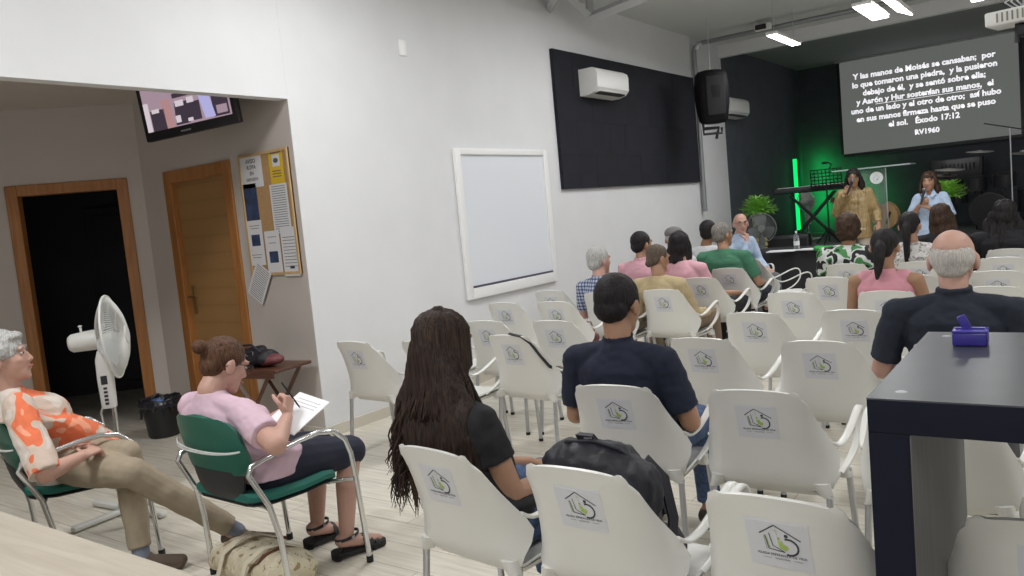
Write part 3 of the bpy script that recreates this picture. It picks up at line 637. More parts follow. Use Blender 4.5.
def head_T(c, yaw=0, pitch=0, roll=0, s=1): return Matrix.Translation(c) @ Matrix.Rotation(yaw, 4, 'Z') @ Matrix.Rotation(pitch, 4, 'X') @ Matrix.Rotation(roll, 4, 'Y') @ Matrix.Scale(s, 4)
def add_head(b, T, fem=False):
    E = lambda c, r: b.ell(c, r, T, 16, 10)
    def C_(p, q, r0, r1): sc_ = T.to_scale()[0]; b.cap(T @ V(p), T @ V(q), r0*sc_, r1*sc_)
    E((0, -.012, .028), (.073, .090, .084)); E((0, .022, -.02), (.063, .067, .082)); E((0, .045, -.072), (.042, .040, .036)); E((0, .066, -.092), (.022, .020, .018))
    C_((0, .083, .008), (0, .098, -.026), .008, .011); E((-.011, .090, -.030), (.009, .009, .008)); E((.011, .090, -.030), (.009, .009, .008))
    C_((-.036, .078, .026), (.036, .078, .026), .010, .010); E((.034, .058, -.02), (.02, .02, .02)); E((-.034, .058, -.02), (.02, .02, .02))
    for s in (-1, 1): E((s*.078, -.008, -.008), (.010, .020, .032)); E((s*.072, .0, -.008), (.012, .012, .02))
    C_((0, .084, -.056), (0, .084, -.062), .011, .011)
def face_parts(root, body, T, brow='darkbrown', lips=True, fem=False):
    for s in (-1, 1):
        MB().ell((s*.031, .078, .006), (.0105, .0075, .0048), T).build('eye', 'eyewhite', body, 60)
        MB().ell((s*.031, .0845, .006), (.0052, .004, .0046), T).build('iris', 'eyedark', body, 60)
        MB().tube([T @ V((s*.014, .0875, .026)), T @ V((s*.032, .088, .032)), T @ V((s*.050, .079, .026))], [.003, .0036, .0018], 6).build('eyebrow', HR[brow], body, 60)
    MB().tube([T @ V((-.024, .086, -.058)), T @ V((-.008, .094, -.0555)), T @ V((.008, .094, -.0555)), T @ V((.024, .086, -.058))], [.002, .0055, .0055, .002], 8).build('lips', 'lip', body, 60)
def glasses(root, T, m='lens'):
    mb = MB()
    for s in (-1, 1):
        mb.tube([T @ V((s*.033+.024*math.cos(t), .098+.001*abs(math.cos(t)), .004+.018*math.sin(t))) for t in [2*PI*k/14 for k in range(15)]], .0018, 6)
        mb.tube([T @ V((s*.057, .096, .008)), T @ V((s*.076, .05, .012)), T @ V((s*.083, -.01, .008)), T @ V((s*.082, -.03, -.01))], .002, 6)
    mb.tube([T @ V((-.010, .1, .008)), T @ V((.010, .1, .008))], .0018, 6); o = mb.build('glasses', m, root, 60); return o
def hand(b, w, d, n, side, curl=.5, s=1, spread=.12, point=None):
    """w wrist, d direction of the hand, n back-of-hand normal, side +1 thumb towards (d x n)"""
    w, d, n = V(w), V(d).normalized(), V(n).normalized(); n = (n-d*n.dot(d)).normalized(); t = d.cross(n)*side
    pc = w+d*.045*s; b.cap(w, w+d*.02*s, .024*s, .026*s, .62, n); b.cap(w+d*.02*s-t*.014*s, w+d*.078*s-t*.024*s, .016*s, .013*s, .8, n); b.cap(w+d*.02*s+t*.012*s, w+d*.080*s+t*.022*s, .017*s, .013*s, .8, n); b.cap(w+d*.02*s, w+d*.084*s, .018*s, .014*s, .75, n)
    tips = []
    for i, (off, ln) in enumerate(((.026, .070), (.0085, .080), (-.009, .073), (-.026, .056))):
        c_ = curl if point is None or i > 0 else .15
        p = w+d*(.082-.004*abs(i-1.2))*s+t*off*s; dd = (d+t*(off*spread*12)).normalized(); P = [p]
        for k, f in enumerate((.45, .30, .25)):
            a = c_*(.75, 1.35, 1.0)[k]; ax = dd.cross(n)
            R_ = Matrix.Rotation(-a, 3, ax) ; dd = (R_ @ dd).normalized(); n2 = n; P.append(P[-1]+dd*ln*f*s)
            n = n
        b.chain(P, [.0088*s, .0082*s, .0076*s, .0064*s]); tips.append(P[-1])
    q = w+d*.022*s+t*.026*s; P = [q, q+(d*.6+t*.75-n*.25).normalized()*.038*s]; P.append(P[-1]+(d*.9+t*.15-n*.45*(.4+curl)).normalized()*.030*s); P.append(P[-1]+(d*.9-t*.15-n*.4*(.4+curl)).normalized()*.022*s)
    b.chain(P, [.014*s, .0105*s, .0095*s, .0075*s]); return tips
def seated(head=(0, -.06, 1.22), sw=.185, lean=None, knees=.125, pitch=0):
    """joints in the local frame of the chair, facing +y; head = top of the head"""
    hx, hy, ht = head; J = {}
    J['hc'] = V((hx, hy, ht-.118)); J['nb'] = V((hx*.85, max(hy-.045, -.20), ht-.250)); J['ch'] = V((hx*.65, max(hy*.7-.05, -.115), ht-.45)); J['wa'] = V((hx*.3, -.085, .62)); J['pe'] = V((0, -.04, .53))
    for s, k in ((-1, 'l'), (1, 'r')):
        J['sh'+k] = J['nb']+V((s*sw, -.005, -.085)); J['el'+k] = J['sh'+k]+V((s*.055, .07, -.25)); J['wr'+k] = V((s*.13, .26, .60)); J['hd'+k] = V((-s*.2, .9, -.2))
        J['hi'+k] = V((s*.085, -.03, .515)); J['kn'+k] = V((s*knees, .37, .50)); J['an'+k] = V((s*(knees+.01), .38, .09)); J['to'+k] = V((s*.15, 1, 0))
    return J
def standing(h=1.62, sw=.18):
    J = {}; k_ = h/1.62
    J['hc'] = V((0, .02, h-.118)); J['nb'] = V((0, -.02, h-.245)); J['ch'] = V((0, -.01, h-.42)); J['wa'] = V((0, 0, h-.60)); J['pe'] = V((0, 0, h-.74))
    for s, k in ((-1, 'l'), (1, 'r')):
        J['sh'+k] = J['nb']+V((s*sw, 0, -.075)); J['el'+k] = J['sh'+k]+V((s*.06, -.01, -.28)); J['wr'+k] = J['el'+k]+V((s*.01, .12, -.21)); J['hd'+k] = V((0, .3, -1))
        J['hi'+k] = V((s*.09, 0, h-.76)); J['kn'+k] = V((s*.10, .02, .46)); J['an'+k] = V((s*.11, -.02, .08)); J['to'+k] = V((s*.15, 1, 0))
    return J
def person(name_label, loc, rz, J, skin='tan', hair=None, hm='black', shirt=None, sleeve=.5, pants=None, plen=1, shoes='shoe', bw=1, belly=0, hs=1.09, hyaw=0, hpitch=0, hroll=0, vox=.009, face=False, spec=None, collar=0, nails=False, sh_len=0, shw=1, hcurl=(.6, .6), handn=None, sleeveless=False, group=None, foot='shoe', loose=0, bust=0, brow='darkbrown'):
    root = thing('person', name_label, 'person', loc, rz, group); HT = head_T(J['hc'], hyaw, hpitch, hroll, hs); sk = SK[skin]
    # --- body, one continuous surface
    b = Blob(); add_head(b, HT)
    b.cap(HT @ V((0, -.015, -.055)), J['nb']+V((0, .005, .0)), .050*hs, .056, 1)
    b.cap(J['nb']+V((0, .0, -.03)), J['ch'], .05, .08*bw, .8, (0, 1, 0))
    b.loft([(J['pe']+V((0, 0, -.05)), .14*bw, .10), (J['wa'], .125*bw, .09), (J['ch'], .13*bw, .078), (J['nb']+V((0, 0, -.08)), .11*bw, .058), (J['nb']+V((0, 0, -.03)), .05, .045)])
    for k, s in (('l', -1), ('r', 1)):
        b.cap(J['nb']+V((s*.035, 0, -.04)), J['sh'+k], .040, .046); b.chain([J['sh'+k], J['el'+k], J['el'+k]*.55+J['wr'+k]*.45, J['wr'+k]], [.047*bw**.5, .038*bw**.5, .036, .024], 1)
        nn = (handn or {}).get(k, V((0, 0, 1))); hand(b, J['wr'+k], J['hd'+k], nn, s*-1, hcurl[0 if k == 'l' else 1], .98)
        b.chain([J['hi'+k], J['kn'+k]], [.078*bw, .055]); b.chain([J['kn'+k], J['kn'+k]*.6+J['an'+k]*.4+V((0, -.012, 0)), J['an'+k]], [.054, .052, .033])
        td = V(J['to'+k]).normalized(); a = J['an'+k]; b.chain([a+V((0, 0, -.02))-td*.03, a+td*.10+V((0, 0, -.055)), a+td*.16+V((0, 0, -.065))], [.03, .027, .018], 1.25, td.cross(V((0, 0, 1))))
    body = b.fuse('body', sk, root, vox, 2)
    if face: face_parts(root, body, HT, brow)
    if spec: glasses(root, HT, spec)
    # --- shirt
    g = Blob(); e = .009+loose*.35; bf = V((0, belly, 0)); sk_ = J['pe']+V((0, .0, -.04-sh_len))
    bb = J['ch']*.5+J['wa']*.5
    g.loft([(sk_, .165*bw+loose, .125+belly*.7), (J['pe']+V((0, .01, .05))+bf, .165*bw+loose, .118+belly), (J['wa']+bf, .155*bw+loose, .106+belly), (bb+bf*.6, .158*bw+loose, .106+belly*.6), (J['ch'], .165*bw*shw, .108), (J['nb']+V((0, .0, -.13)), .162*bw*shw, .098), (J['nb']+V((0, 0, -.085)), .135*bw*shw, .085), (J['nb']+V((0, .0, -.045)), .092, .074), (J['nb']+V((0, .003, -.018)), .068, .064), (J['nb']+V((0, .006, -.004)), .060, .058)])
    g.cap(J['nb']+V((0, .012, -.10)), J['ch']+V((0, .01, 0)), .088*bw**.5, .105*bw**.5, 1, (0, 1, 0))
    if bust:
        for s in (-1, 1): g.ell(J['ch']+V((s*.075*bw**.5, .075+bust*.4, .02)), (.075, .055+bust*.6, .07))
    for k, s in (('l', -1), ('r', 1)):
        S, E_, W_ = J['sh'+k], J['el'+k], J['wr'+k]
        if sleeve > 0:
            g.cap(J['nb']+V((s*.04, 0, -.045)), S+V((0, 0, .004)), .042+e*.5, .046*bw**.4+e*.5)
            if sleeve < 1: q = S+(E_-S)*min(1, sleeve*1.55); g.cap(S, q, .049*bw**.5+e, .047*bw**.5+e*1.4, flat='end')
            else: g.cap(S, E_, .049*bw**.5+e, .040+e*1.3); q = E_+(W_-E_)*(.92 if sleeve >= 1.5 else .5); g.cap(E_, q, .040+e*1.3, .029+e, flat='end')
        else: g.cap(J['nb']+V((s*.05, 0, -.055)), J['nb']+V((s*(abs((S-J['nb']).x)-.06), 0, -.06)), .042, .05)
    if collar:
        R = [J['nb']+V((.060*math.cos(t), .004+.055*math.sin(t), .012+.006*math.sin(t))) for t in [2*PI*k/16 for k in range(17)]]
        for p, q in zip(R, R[1:]): g.cap(p, q+V((0, 0, 0)), .006+collar*.006, .006+collar*.006)
    f1 = random.uniform(0, 9)
    g.fuse('shirt', shirt, root, vox, 3, disp=lambda p: .006*nz(p+V((f1, 0, 0)), (9, 9, 16))+.003*nz(p, (30, 30, 40)))
    # --- trousers
    if pants is not None:
        t = Blob(); t.loft([(J['pe']+V((0, .0, .05)), .13*bw, .09+belly*.3), (J['pe'], .155*bw, .112), (J['pe']+V((0, .03, -.07)), .15*bw, .11)])
        for k, s in (('l', -1), ('r', 1)):
            H_, K_, A_ = J['hi'+k], J['kn'+k], J['an'+k]
            if plen >= 1: t.cap(H_, K_, .092*bw, .070); t.cap(K_, K_+(A_-K_)*.93, .069, .052 if plen == 1 else .048, flat='end')
            else: t.cap(H_, H_+(K_-H_)*plen*1.9 if plen < .5 else K_, .092*bw, .074, flat='end' if plen < .5 else False)
        t.fuse('trousers' if plen >= 1 else 'shorts', pants, root, vox, 3, disp=lambda p: .005*nz(p, (14, 14, 14)))
    for k in 'lr':
        if foot == 'shoe':
            td = V(J['to'+k]).normalized(); a = J['an'+k]; side_ = td.cross(V((0, 0, 1))); s_ = Blob()
            zf = a.z-.09
            s_.cap(a-td*.035+V((0, 0, -.035)), a+td*.02+V((0, 0, -.03)), .040, .038, 1.0, side_); s_.cap(a+td*.02+V((0, 0, -.045)), a+td*.17+V((0, 0, -.062)), .037, .026, 1.25, side_)
            c0_ = a+V((0, 0, -.085)); s_.chain([c0_-td*.05, c0_+td*.08, c0_+td*.17], [.012, .012, .012], 3.0, side_)
            s_.fuse('shoe', shoes, root, .007, 2)
    if hair:
        h_ = Blob(); ds = hair(h_, HT, J, hs); h_.fuse('hair', HR[hm] if isinstance(hm, str) else hm, root, min(vox, .008), 1, disp=ds or (lambda p: .004*nz(p, (45, 45, 12))))
    return root, body, HT
# ---- hair styles: each adds volumes in the head's frame
def hs_short(full=1.0, nape=1.0, fringe=0):
    def f(b, T, J, s):
        b.ell((0, -.018, .036), (.079*full, .092*full, .084*full), T, 18, 12); b.ell((0, -.052, -.012), (.068, .052, .060*nape), T, 16, 10)
        for q in (-1, 1): b.ell((q*.068, -.01, .024), (.014, .035, .035), T); b.ell((q*.070, .014, .01), (.008, .012, .024), T)
        if fringe: b.ell((0, .05, .075), (.055, .035, .03), T)
        return lambda p: .003*nz(p, (70, 70, 40))
    return f
def hs_balding():
    def f(b, T, J, s):
        b.ell((0, -.031, .012), (.0757, .0765, .068), T, 20, 12); b.ell((0, -.056, -.028), (.056, .038, .034), T)
        return lambda p: .0015*nz(p, (90, 90, 60))
    return f
def hs_curly(r=1.0, amp=.016, fr=22):
    def f(b, T, J, s):
        b.ell((0, -.02, .035), (.088*r, .098*r, .092*r), T, 18, 12); b.ell((0, -.05, -.02), (.085*r, .06*r, .075*r), T)
        for q in (-1, 1): b.ell((q*.074, -.012, .0), (.022*r, .05, .055*r), T)
        return lambda p: amp*nz(p, (fr, fr, fr))+amp*.4*nz(p, (fr*2.5,)*3)
    return f
def hs_bun(up=.02, back=-.115, r=.032, pony=0):
    def f(b, T, J, s):
        b.ell((0, -.016, .034), (.077, .090, .082), T, 18, 12); b.ell((0, -.05, -.01), (.066, .052, .06), T)
        for q in (-1, 1): b.ell((q*.066, -.01, .026), (.014, .04, .032), T)
        if r: b.ell((0, back, up), (r, r*.9, r), T); b.ell((.01, back-.008, up+.012), (r*.7, r*.7, r*.6), T)
        if pony:
            P = [T @ V((0, -.088, .03)), T @ V((.004, -.125, -.01)), T @ V((.006, -.135, -.07)), T @ V((0, -.125, -.07-pony*.6)), T @ V((-.006, -.12, -.07-pony))]
            b.chain(P, [.022, .036, .034, .026, .010])
    return f
def hs_long(L_=.30, w_=.10, back=1, wave=.008):
    def f(b, T, J, s):
        b.ell((0, -.016, .036), (.083, .096, .085), T, 18, 12); b.ell((0, -.052, -.02), (.08, .06, .08), T)
        c = J['hc']; q = Matrix.Rotation(0, 3, 'Z')
        for u in (-1, -.5, 0, .5, 1):
            P = [T @ V((u*.055, -.05+.02*abs(u), .02)), T @ V((u*w_*.85, -.075+.05*abs(u), -.08)), T @ V((u*w_*.85, -.085+.05*abs(u), -.12))]
            if L_ > .13: P += [P[-1]+V((u*w_*.15, -.025, -.12)), P[-1]+V((u*w_*.2, -.03, -.12-(L_-.1)))]
            b.chain(P, [.035, .04, .04, .035, .022][:len(P)], .8, (0, 1, 0))
        for sgn in (-1, 1): b.chain([T @ V((sgn*.06, .02, .05)), T @ V((sgn*.082, .012, -.02)), T @ V((sgn*.085, .01, -.10)), T @ V((sgn*.09, -.01, -.18))], [.018, .02, .02, .014])
        return lambda p: wave*nz(p, (38, 38, 7))+.003*nz(p, (90, 90, 20))
    return f
M_['shoe'] = mat('dark_shoe_leather', (.03, .025, .022), .5)
CL = dict(navy=mat('navy_cotton', (.010, .014, .034), .85, bump=.1, bscale=90), darknavy=mat('dark_navy_pique', (.012, .017, .030), .85, bump=.1, bscale=150), black=mat('black_cotton', (.010, .010, .013), .85), pinkpale=mat('pale_lilac_pink_cotton', (.62, .44, .52), .85), pink=mat('salmon_pink_cotton', (.66, .30, .36), .85), pinkshirt=mat('pink_poplin', (.66, .36, .42), .8),
          tan=mat('tan_knit', (.48, .38, .22), .85, var=.05), green=mat('forest_green_cotton', (.055, .19, .11), .85), white=mat('white_cotton', (.60, .60, .62), .85), khaki=mat('khaki_twill', (.34, .28, .20), .85, var=.06, vscale=30), denim=mat('blue_denim', (.06, .10, .20), .85, var=.35, vscale=60), dnavy=mat('dark_navy_jersey', (.014, .016, .034), .85), lightblue=mat('pale_blue_shirt_cotton', (.40, .50, .66), .8, var=.08), greytr=mat('grey_trousers', (.12, .12, .13), .85),
          grey=mat('grey_tweed', (.16, .155, .15), .9, var=.2, vscale=200), brownpants=mat('brown_trousers', (.22, .16, .11), .85), beige=mat('beige_trousers', (.45, .40, .32), .85))
CL['plaid'] = mat_check('blue_plaid', (.50, .53, .60), (.16, .20, .34), (.035, .05, .13), 34)
CL['floral'] = mat_blotch('floral_print', [(0, (.62, .56, .50)), (.44, (.58, .46, .38)), (.52, (.74, .17, .07)), (.66, (.80, .33, .20))], 6.5, seed=3.1)
CL['greenpattern'] = mat_blotch('green_white_black_print', [(0, (.015, .015, .018)), (.42, (.62, .64, .62)), (.53, (.07, .26, .08)), (.62, (.02, .025, .02))], 9, seed=1.7)
CL['lace'] = mat_blotch('white_lace', [(0, (.30, .28, .27)), (.40, (.62, .60, .58)), (.7, (.70, .68, .66))], 45, detail=0)
CL['bronze'] = mat_blotch('bronze_satin', [(0, (.24, .16, .065)), (.42, (.34, .24, .11)), (.62, (.26, .17, .07))], 9, rough=.45, stretch=(3, 3, .3))
CL['stripe'] = CL['pinkpale']
# ================================================================= people
def W2L(o, p): return Matrix.Rotation(-o.rotation_euler.z, 3, 'Z') @ (V(p)-V(o.location))
def seat_head(ch, px, py, dy=.215, ytop=None):
    """top of the head in the chair's frame for a pixel, the head standing dy in front of the back's edge"""
    f = Matrix.Rotation(ch.rotation_euler.z, 3, 'Z') @ V((0, 1, 0)); y = ch.location.y + f.y*(dy-.27)
    return W2L(ch, at(px, py, y=y))
def sit(key, px, py, label, dy=.20, **k):
    ch = chair_of(key); h = seat_head(ch, px, py, dy); kk = {q: k.pop(q) for q in ('sw', 'knees') if q in k}
    J = seated(head=tuple(h), **kk); mod = k.pop('mod', None)
    if mod: mod(J)
    print('HEAD', key[-30:], [round(v, 2) for v in h])
    return person(label, ch.location.copy(), ch.rotation_euler.z, J, **k), J, ch
# man in the navy t-shirt
def mod_navy(J):
    J['elr'] = J['shr']+V((.075, .05, -.26)); J['wrr'] = V((.10, .30, .60)); J['ell'] = J['shl']+V((-.06, .06, -.26)); J['wrl'] = V((-.09, .30, .60))
sit('under the man in the navy t-shirt', 616, 277, 'man seen from behind in a navy t-shirt with short dark hair, head bowed', dy=.20, mod=mod_navy, skin='tan', hair=hs_short(1.0, .9), hm='black', shirt=CL['navy'], sleeve=.5, pants=CL['denim'], bw=1.15, hs=1.14, hpitch=-.15, hyaw=-.12, vox=.007, sw=.193, collar=.3, belly=.03)
# woman with very long dark hair
def hair_strands(root, HT, J):
    random.seed(11); mb = MB(); mats = [HR['long'], HR['darkbrown'], hairmat('hair_silver_strand', (.10, .08, .07), (.22, .18, .15))]
    Ht = HT; c0_ = HT.translation
    for i in range(520):
        ph = random.uniform(-2.2, 2.2); side = math.sin(ph); bk = -math.cos(ph)
        st0 = V((side*.012*abs(ph), .02-.02*abs(ph), .125)); P = []
        for k in range(4):
            t = k/3*1.25; P.append(HT @ V((math.sin(ph)*math.sin(t)*.088, -.012+bk*math.sin(t)*.100, .03+.090*math.cos(t))))
        end = HT @ V((math.sin(ph)*.092, -.01+bk*.092, -.06)); P.append(end)
        Ln = random.uniform(.34, .52); spread = random.uniform(.7, 1.35); wv_ = random.uniform(.008, .022); fr = random.uniform(10, 18); f0 = random.uniform(0, 6)
        for k in range(1, 15):
            t = k/14; wx = math.sin(ph)*(.094+.14*spread*t**.7)+wv_*math.sin(fr*t+f0)*t; wy = -.01+bk*(.092+.03*t)-.045*min(1, t*2)*(.6+.4*abs(bk))+wv_*math.cos(fr*t+f0)*t
            wx = min(wx, .205); P.append(V((c0_.x+wx, max(min(c0_.y+wy, c0_.y-.02), (-.165 if abs(c0_.x+wx) < .25 and c0_.z-.06-Ln*t < .86 else -.26)), c0_.z-.06-Ln*t)))
        r0 = random.uniform(.0022, .0048); mb.cur = random.choice([0, 0, 0, 1, 1, 0, 2] if i % 9 == 0 else [0, 0, 1]); mb.tube(P, [r0]*(len(P)-3)+[r0*.8, r0*.5, .0006], 5)
    return mb.build('hair_strands', mats, root, 60, fixn=False)
def hs_verylong(b, T, J, s):
    b.ell((0, -.016, .036), (.082, .094, .086), T, 18, 12); c = T.translation
    F_ = lambda y: max(y, -.125)
    st_ = [(V((c.x, c.y-.03, c.z+.06)), .076, .078), (V((c.x, c.y-.045, c.z)), .092, .080), (V((c.x, F_(c.y-.055), c.z-.08)), .118, .072), (V((c.x+.005, F_(c.y-.07), c.z-.18)), .182, .066), (V((c.x+.01, F_(c.y-.09), c.z-.28)), .212, .060), (V((c.x+.01, F_(c.y-.09), c.z-.38)), .212, .055), (V((c.x+.005, F_(c.y-.09), c.z-.47)), .16, .035)]
    b.loft(st_); return lambda p: .014*nz(p, (26, 26, 5))+.005*nz(p, (70, 70, 12))
def mod_long(J):
    J['shr'].z -= .02; J['elr'] = J['shr']+V((.075, .04, -.24)); J['wrr'] = V((.10, .30, .58)); J['wrl'] = V((-.10, .28, .58)); J['ch'].y = -.045; J['wa'].y = -.05
(r_, b_, HT_), J_, ch_ = sit('very long dark hair', 441, 312, 'woman with very long wavy dark hair in a black t-shirt and jeans', dy=.25, mod=mod_long, skin='tan', hair=hs_verylong, hm='long', shirt=CL['black'], sleeve=.34, pants=CL['denim'], bw=1.12, vox=.007, hpitch=-.08, sw=.172)
hair_strands(r_, HT_, J_)
# bald man in the polo
def mod_polo(J):
    J['elr'] = J['shr']+V((.08, .03, -.27)); J['ell'] = J['shl']+V((-.085, .02, -.27)); J['wrl'] = V((-.16, .27, .62)); J['wrr'] = V((.16, .27, .62))
sit('under the bald man', 952, 233, 'bald man with a fringe of white hair in a dark navy polo beyond the table', dy=.20, mod=mod_polo, skin='pink', hair=hs_balding(), hm='white', shirt=CL['darknavy'], sleeve=.52, pants=CL['greytr'], bw=1.28, hs=1.18, hpitch=-.05, vox=.007, sw=.225, collar=1, belly=.04)
# woman in sleeveless pink
sit('under the woman in sleeveless pink', 884, 229, 'woman in a sleeveless pink top with a low dark ponytail and hair clip', skin='olive', hair=hs_bun(r=0, pony=.12), hm='black', shirt=CL['pink'], sleeve=0, pants=CL['black'], bw=1.12, hpitch=-.1, hroll=.05, sw=.185, vox=.009)
# left block
sit('under the man in the plaid shirt', 598, 247, 'grey-haired man in a blue plaid shirt sitting by the side wall', skin='pink', hair=hs_short(1.0), hm='grey', shirt=CL['plaid'], sleeve=.5, pants=CL['khaki'], hyaw=-.35, collar=.6, sw=.175)
def mod_tan(J): J['elr'] = J['shr']+V((.075, .08, -.25)); J['wrr'] = V((.16, .22, .55))
sit('under the woman in the tan top', 657, 244, 'woman in a long-sleeved tan top with greying hair in a low bun', mod=mod_tan, skin='tan', hair=hs_bun(up=-.045, back=-.085, r=.034), hm='ash', shirt=CL['tan'], sleeve=1.5, pants=CL['brownpants'], bw=1.2, hyaw=-.5, hpitch=-.15, sw=.19, hs=1.02)
sit('under the man in the pink shirt', 641, 232, 'man with short black hair in a pink shirt, near the side wall', skin='tan', hair=hs_short(1.0), hm='black', shirt=CL['pinkshirt'], sleeve=.5, pants=CL['greytr'], hyaw=-.4, collar=.8, sw=.19, bw=1.1, vox=.011)
sit('under the woman in pink with dark bob', 679, 232, 'woman with dark bobbed hair in a pale pink t-shirt', skin='tan', hair=hs_long(.12, .095), hm='black', shirt=CL['pinkshirt'], sleeve=.5, pants=CL['black'], hroll=.08, sw=.18, vox=.011)
(rc_, _b, HC_), _J, _c = sit('under the person in a grey cap', 673, 228, 'person in a grey flat cap almost hidden behind the dark bobbed woman', skin='tan', hair=hs_short(.96), hm='grey', shirt=CL['white'], sleeve=.5, pants=CL['greytr'], hyaw=.7, vox=.012)
cp_ = Blob(); cp_.ell((0, -.008, .062), (.086, .102, .062), HC_, 20, 10); cp_.ell((0, .085, .045), (.062, .055, .012), HC_); cp_.fuse('flat_cap', CL['grey'], rc_, .009, 1)
sit('person in white with black hair', 708, 221, 'person with black hair in a white t-shirt beside the wall, left of the green t-shirt', skin='brown', hair=hs_short(1.03), hm='black', shirt=CL['white'], sleeve=.5, pants=CL['greytr'], vox=.012)
def mod_green(J): J['elr'] = J['shr']+V((.09, .05, -.26))
sit('under the man in the green t-shirt', 722, 223, 'broad man in a dark green t-shirt with grizzled hair', mod=mod_green, skin='tan', hair=hs_short(1.02), hm='salt', shirt=CL['green'], sleeve=.5, pants=CL['dnavy'], bw=1.35, shw=1.05, hs=1.08, hyaw=-.5, sw=.22, vox=.010)
# right block, further
sit('under the woman in the green and white', 848, 216, 'woman with dark curly hair in a green, black and white patterned top', skin='brown', hair=hs_curly(1.12, .014), hm='darkbrown', shirt=CL['greenpattern'], sleeve=1.5, pants=CL['black'], bw=1.35, shw=1.1, sw=.215, vox=.010, loose=.01)
sit('under the woman in the white lace', 909, 212, 'woman in a white lace blouse with dark hair and a thin braid down her back', skin='tan', hair=hs_bun(up=.0, back=-.08, r=.03, pony=.24), hm='black', shirt=CL['lace'], sleeve=1, pants=CL['black'], bw=1.1, sw=.185, vox=.010)
sit('beside the white lace blouse', 941, 204, 'woman with long dark hair seated in front of the singer in blue', skin='olive', hair=hs_long(.26, .085), hm='darkbrown', shirt=CL['black'], sleeve=.5, pants=CL['black'], hroll=-.12, vox=.011)
sit('person with long black hair at the right', 1004, 200, 'person with loose long black hair and dark clothes at the right edge', skin='olive', hair=hs_long(.36, .13, wave=.014), hm='black', shirt=CL['black'], sleeve=1.5, pants=CL['black'], bw=1.3, sw=.22, vox=.011, hroll=.1)
# older man facing the room, hand at his chin
gy = 9.3; gt = at(740, 214, y=gy); gl = V((gt.x, gy, 0))
gc = copy_tree(CH); gc.location = gl; gc.rotation_euler = (0, 0, rad(-118)); gc['label'] = 'cream armchair turned to face the rows, under the man in glasses'; gc['group'] = 'armchairs on the left by the wall'
J = seated(head=(0, .0, gt.z)); J['elr'] = V((.22, .22, .70)); J['wrr'] = V((.085, .175, .955)); J['hdr'] = V((-.25, -.2, 1))
person('grey-bearded man in glasses and pale blue shirt facing back, hand raised to his chin', gl, rad(-118), J, skin='pink', hair=hs_balding(), hm='grey', shirt=CL['lightblue'], sleeve=1.5, pants=CL['greytr'], face=True, spec='lens', hcurl=(.5, 1.2), handn={'r': V((0, 1, .3))}, hyaw=-.5, vox=.008, collar=.8)
# singers
def mic(root, p, d, L_=.22):
    p, d = V(p), V(d).normalized(); q = p+d*.13
    t = thing('microphone', '', 'microphone'); T = Matrix.Translation(p); t.matrix_world = root.matrix_basis @ T
    m_ = MB(); m_.tube([-d*.07, d*.06, d*.10], [.011, .016, .019], 12); m_.build('handle', 'black', t, 50); MB().ell(d*.125, (.026, .026, .026)).build('grille', 'grille_metal', t, 60); return t
M_['grille_metal'] = mat('microphone_grille', (.25, .25, .26), .4, .8)
def singer(px, py, dep, h, yaw, label, mlabel, modJ, extra_mic, **k):
    d = (AX[0]*((px-512)/FPX)-AX[1]*((py-288)/FPX)+AX[2]); p = CAMP+d*dep; loc = V((p.x, p.y, 0)); J = standing(p.z, k.pop('sw', .18)); modJ(J)
    r = person(label, loc, yaw, J, **k); t = mic(r[0], *extra_mic(J)); t['label'] = mlabel; return r, J
def m1(J):
    h = J['hc'].z; J['elr'] = J['shr']+V((.07, .05, -.25)); J['wrr'] = V((.09, .19, h-.18)); J['hdr'] = V((-.45, .1, .5)); J['ell'] = J['shl']+V((-.09, -.02, -.26)); J['wrl'] = J['ell']+V((-.03, .16, -.16)); J['hdl'] = V((.1, .5, -.8))
# faces the camera: yaw pi would look back down the room
singer(853, 169, 10.6, 1.66, rad(180+8), 'singer with long dark wavy hair in a bronze blouse holding a microphone', 'black microphone held to the mouth of the singer in bronze', m1, lambda J: (J['wrr']+V((-.05, .045, .04)), (-.35, -.25, .9)),
       skin='olive', hair=hs_long(.26, .10, wave=.014), hm='black', shirt=CL['bronze'], sleeve=1.5, pants=CL['beige'], face=True, spec='lens', hcurl=(.4, 1.3), handn={'r': V((.3, 1, .2))}, bw=1.08, sw=.165, loose=.02, sh_len=.14, vox=.008)
def m2(J):
    h = J['hc'].z; J['elr'] = J['shr']+V((.09, .05, -.25)); J['wrr'] = V((.06, .20, h-.27)); J['hdr'] = V((-.5, .15, .3)); J['ell'] = J['shl']+V((-.09, .05, -.25)); J['wrl'] = V((-.02, .20, h-.32)); J['hdl'] = V((.5, .1, .3))
(r2_, _b2, _h2), J2_ = singer(929, 172, 10.1, 1.55, rad(180-6), 'singer with wavy dark hair in an open pale blue shirt holding a microphone', 'black microphone held in both hands by the singer in pale blue', m2, lambda J: (J['wrr']+V((-.03, .05, .06)), (-.15, -.35, .9)),
       skin='tan', hair=hs_long(.14, .095, wave=.012), hm='darkbrown', shirt=CL['lightblue'], sleeve=.7, pants=CL['lightblue'], face=True, hcurl=(1.2, 1.3), handn={'r': V((.3, 1, .2)), 'l': V((-.3, 1, .2))}, bw=.95, sw=.145, loose=.018, sh_len=.12, collar=.6, vox=.008)

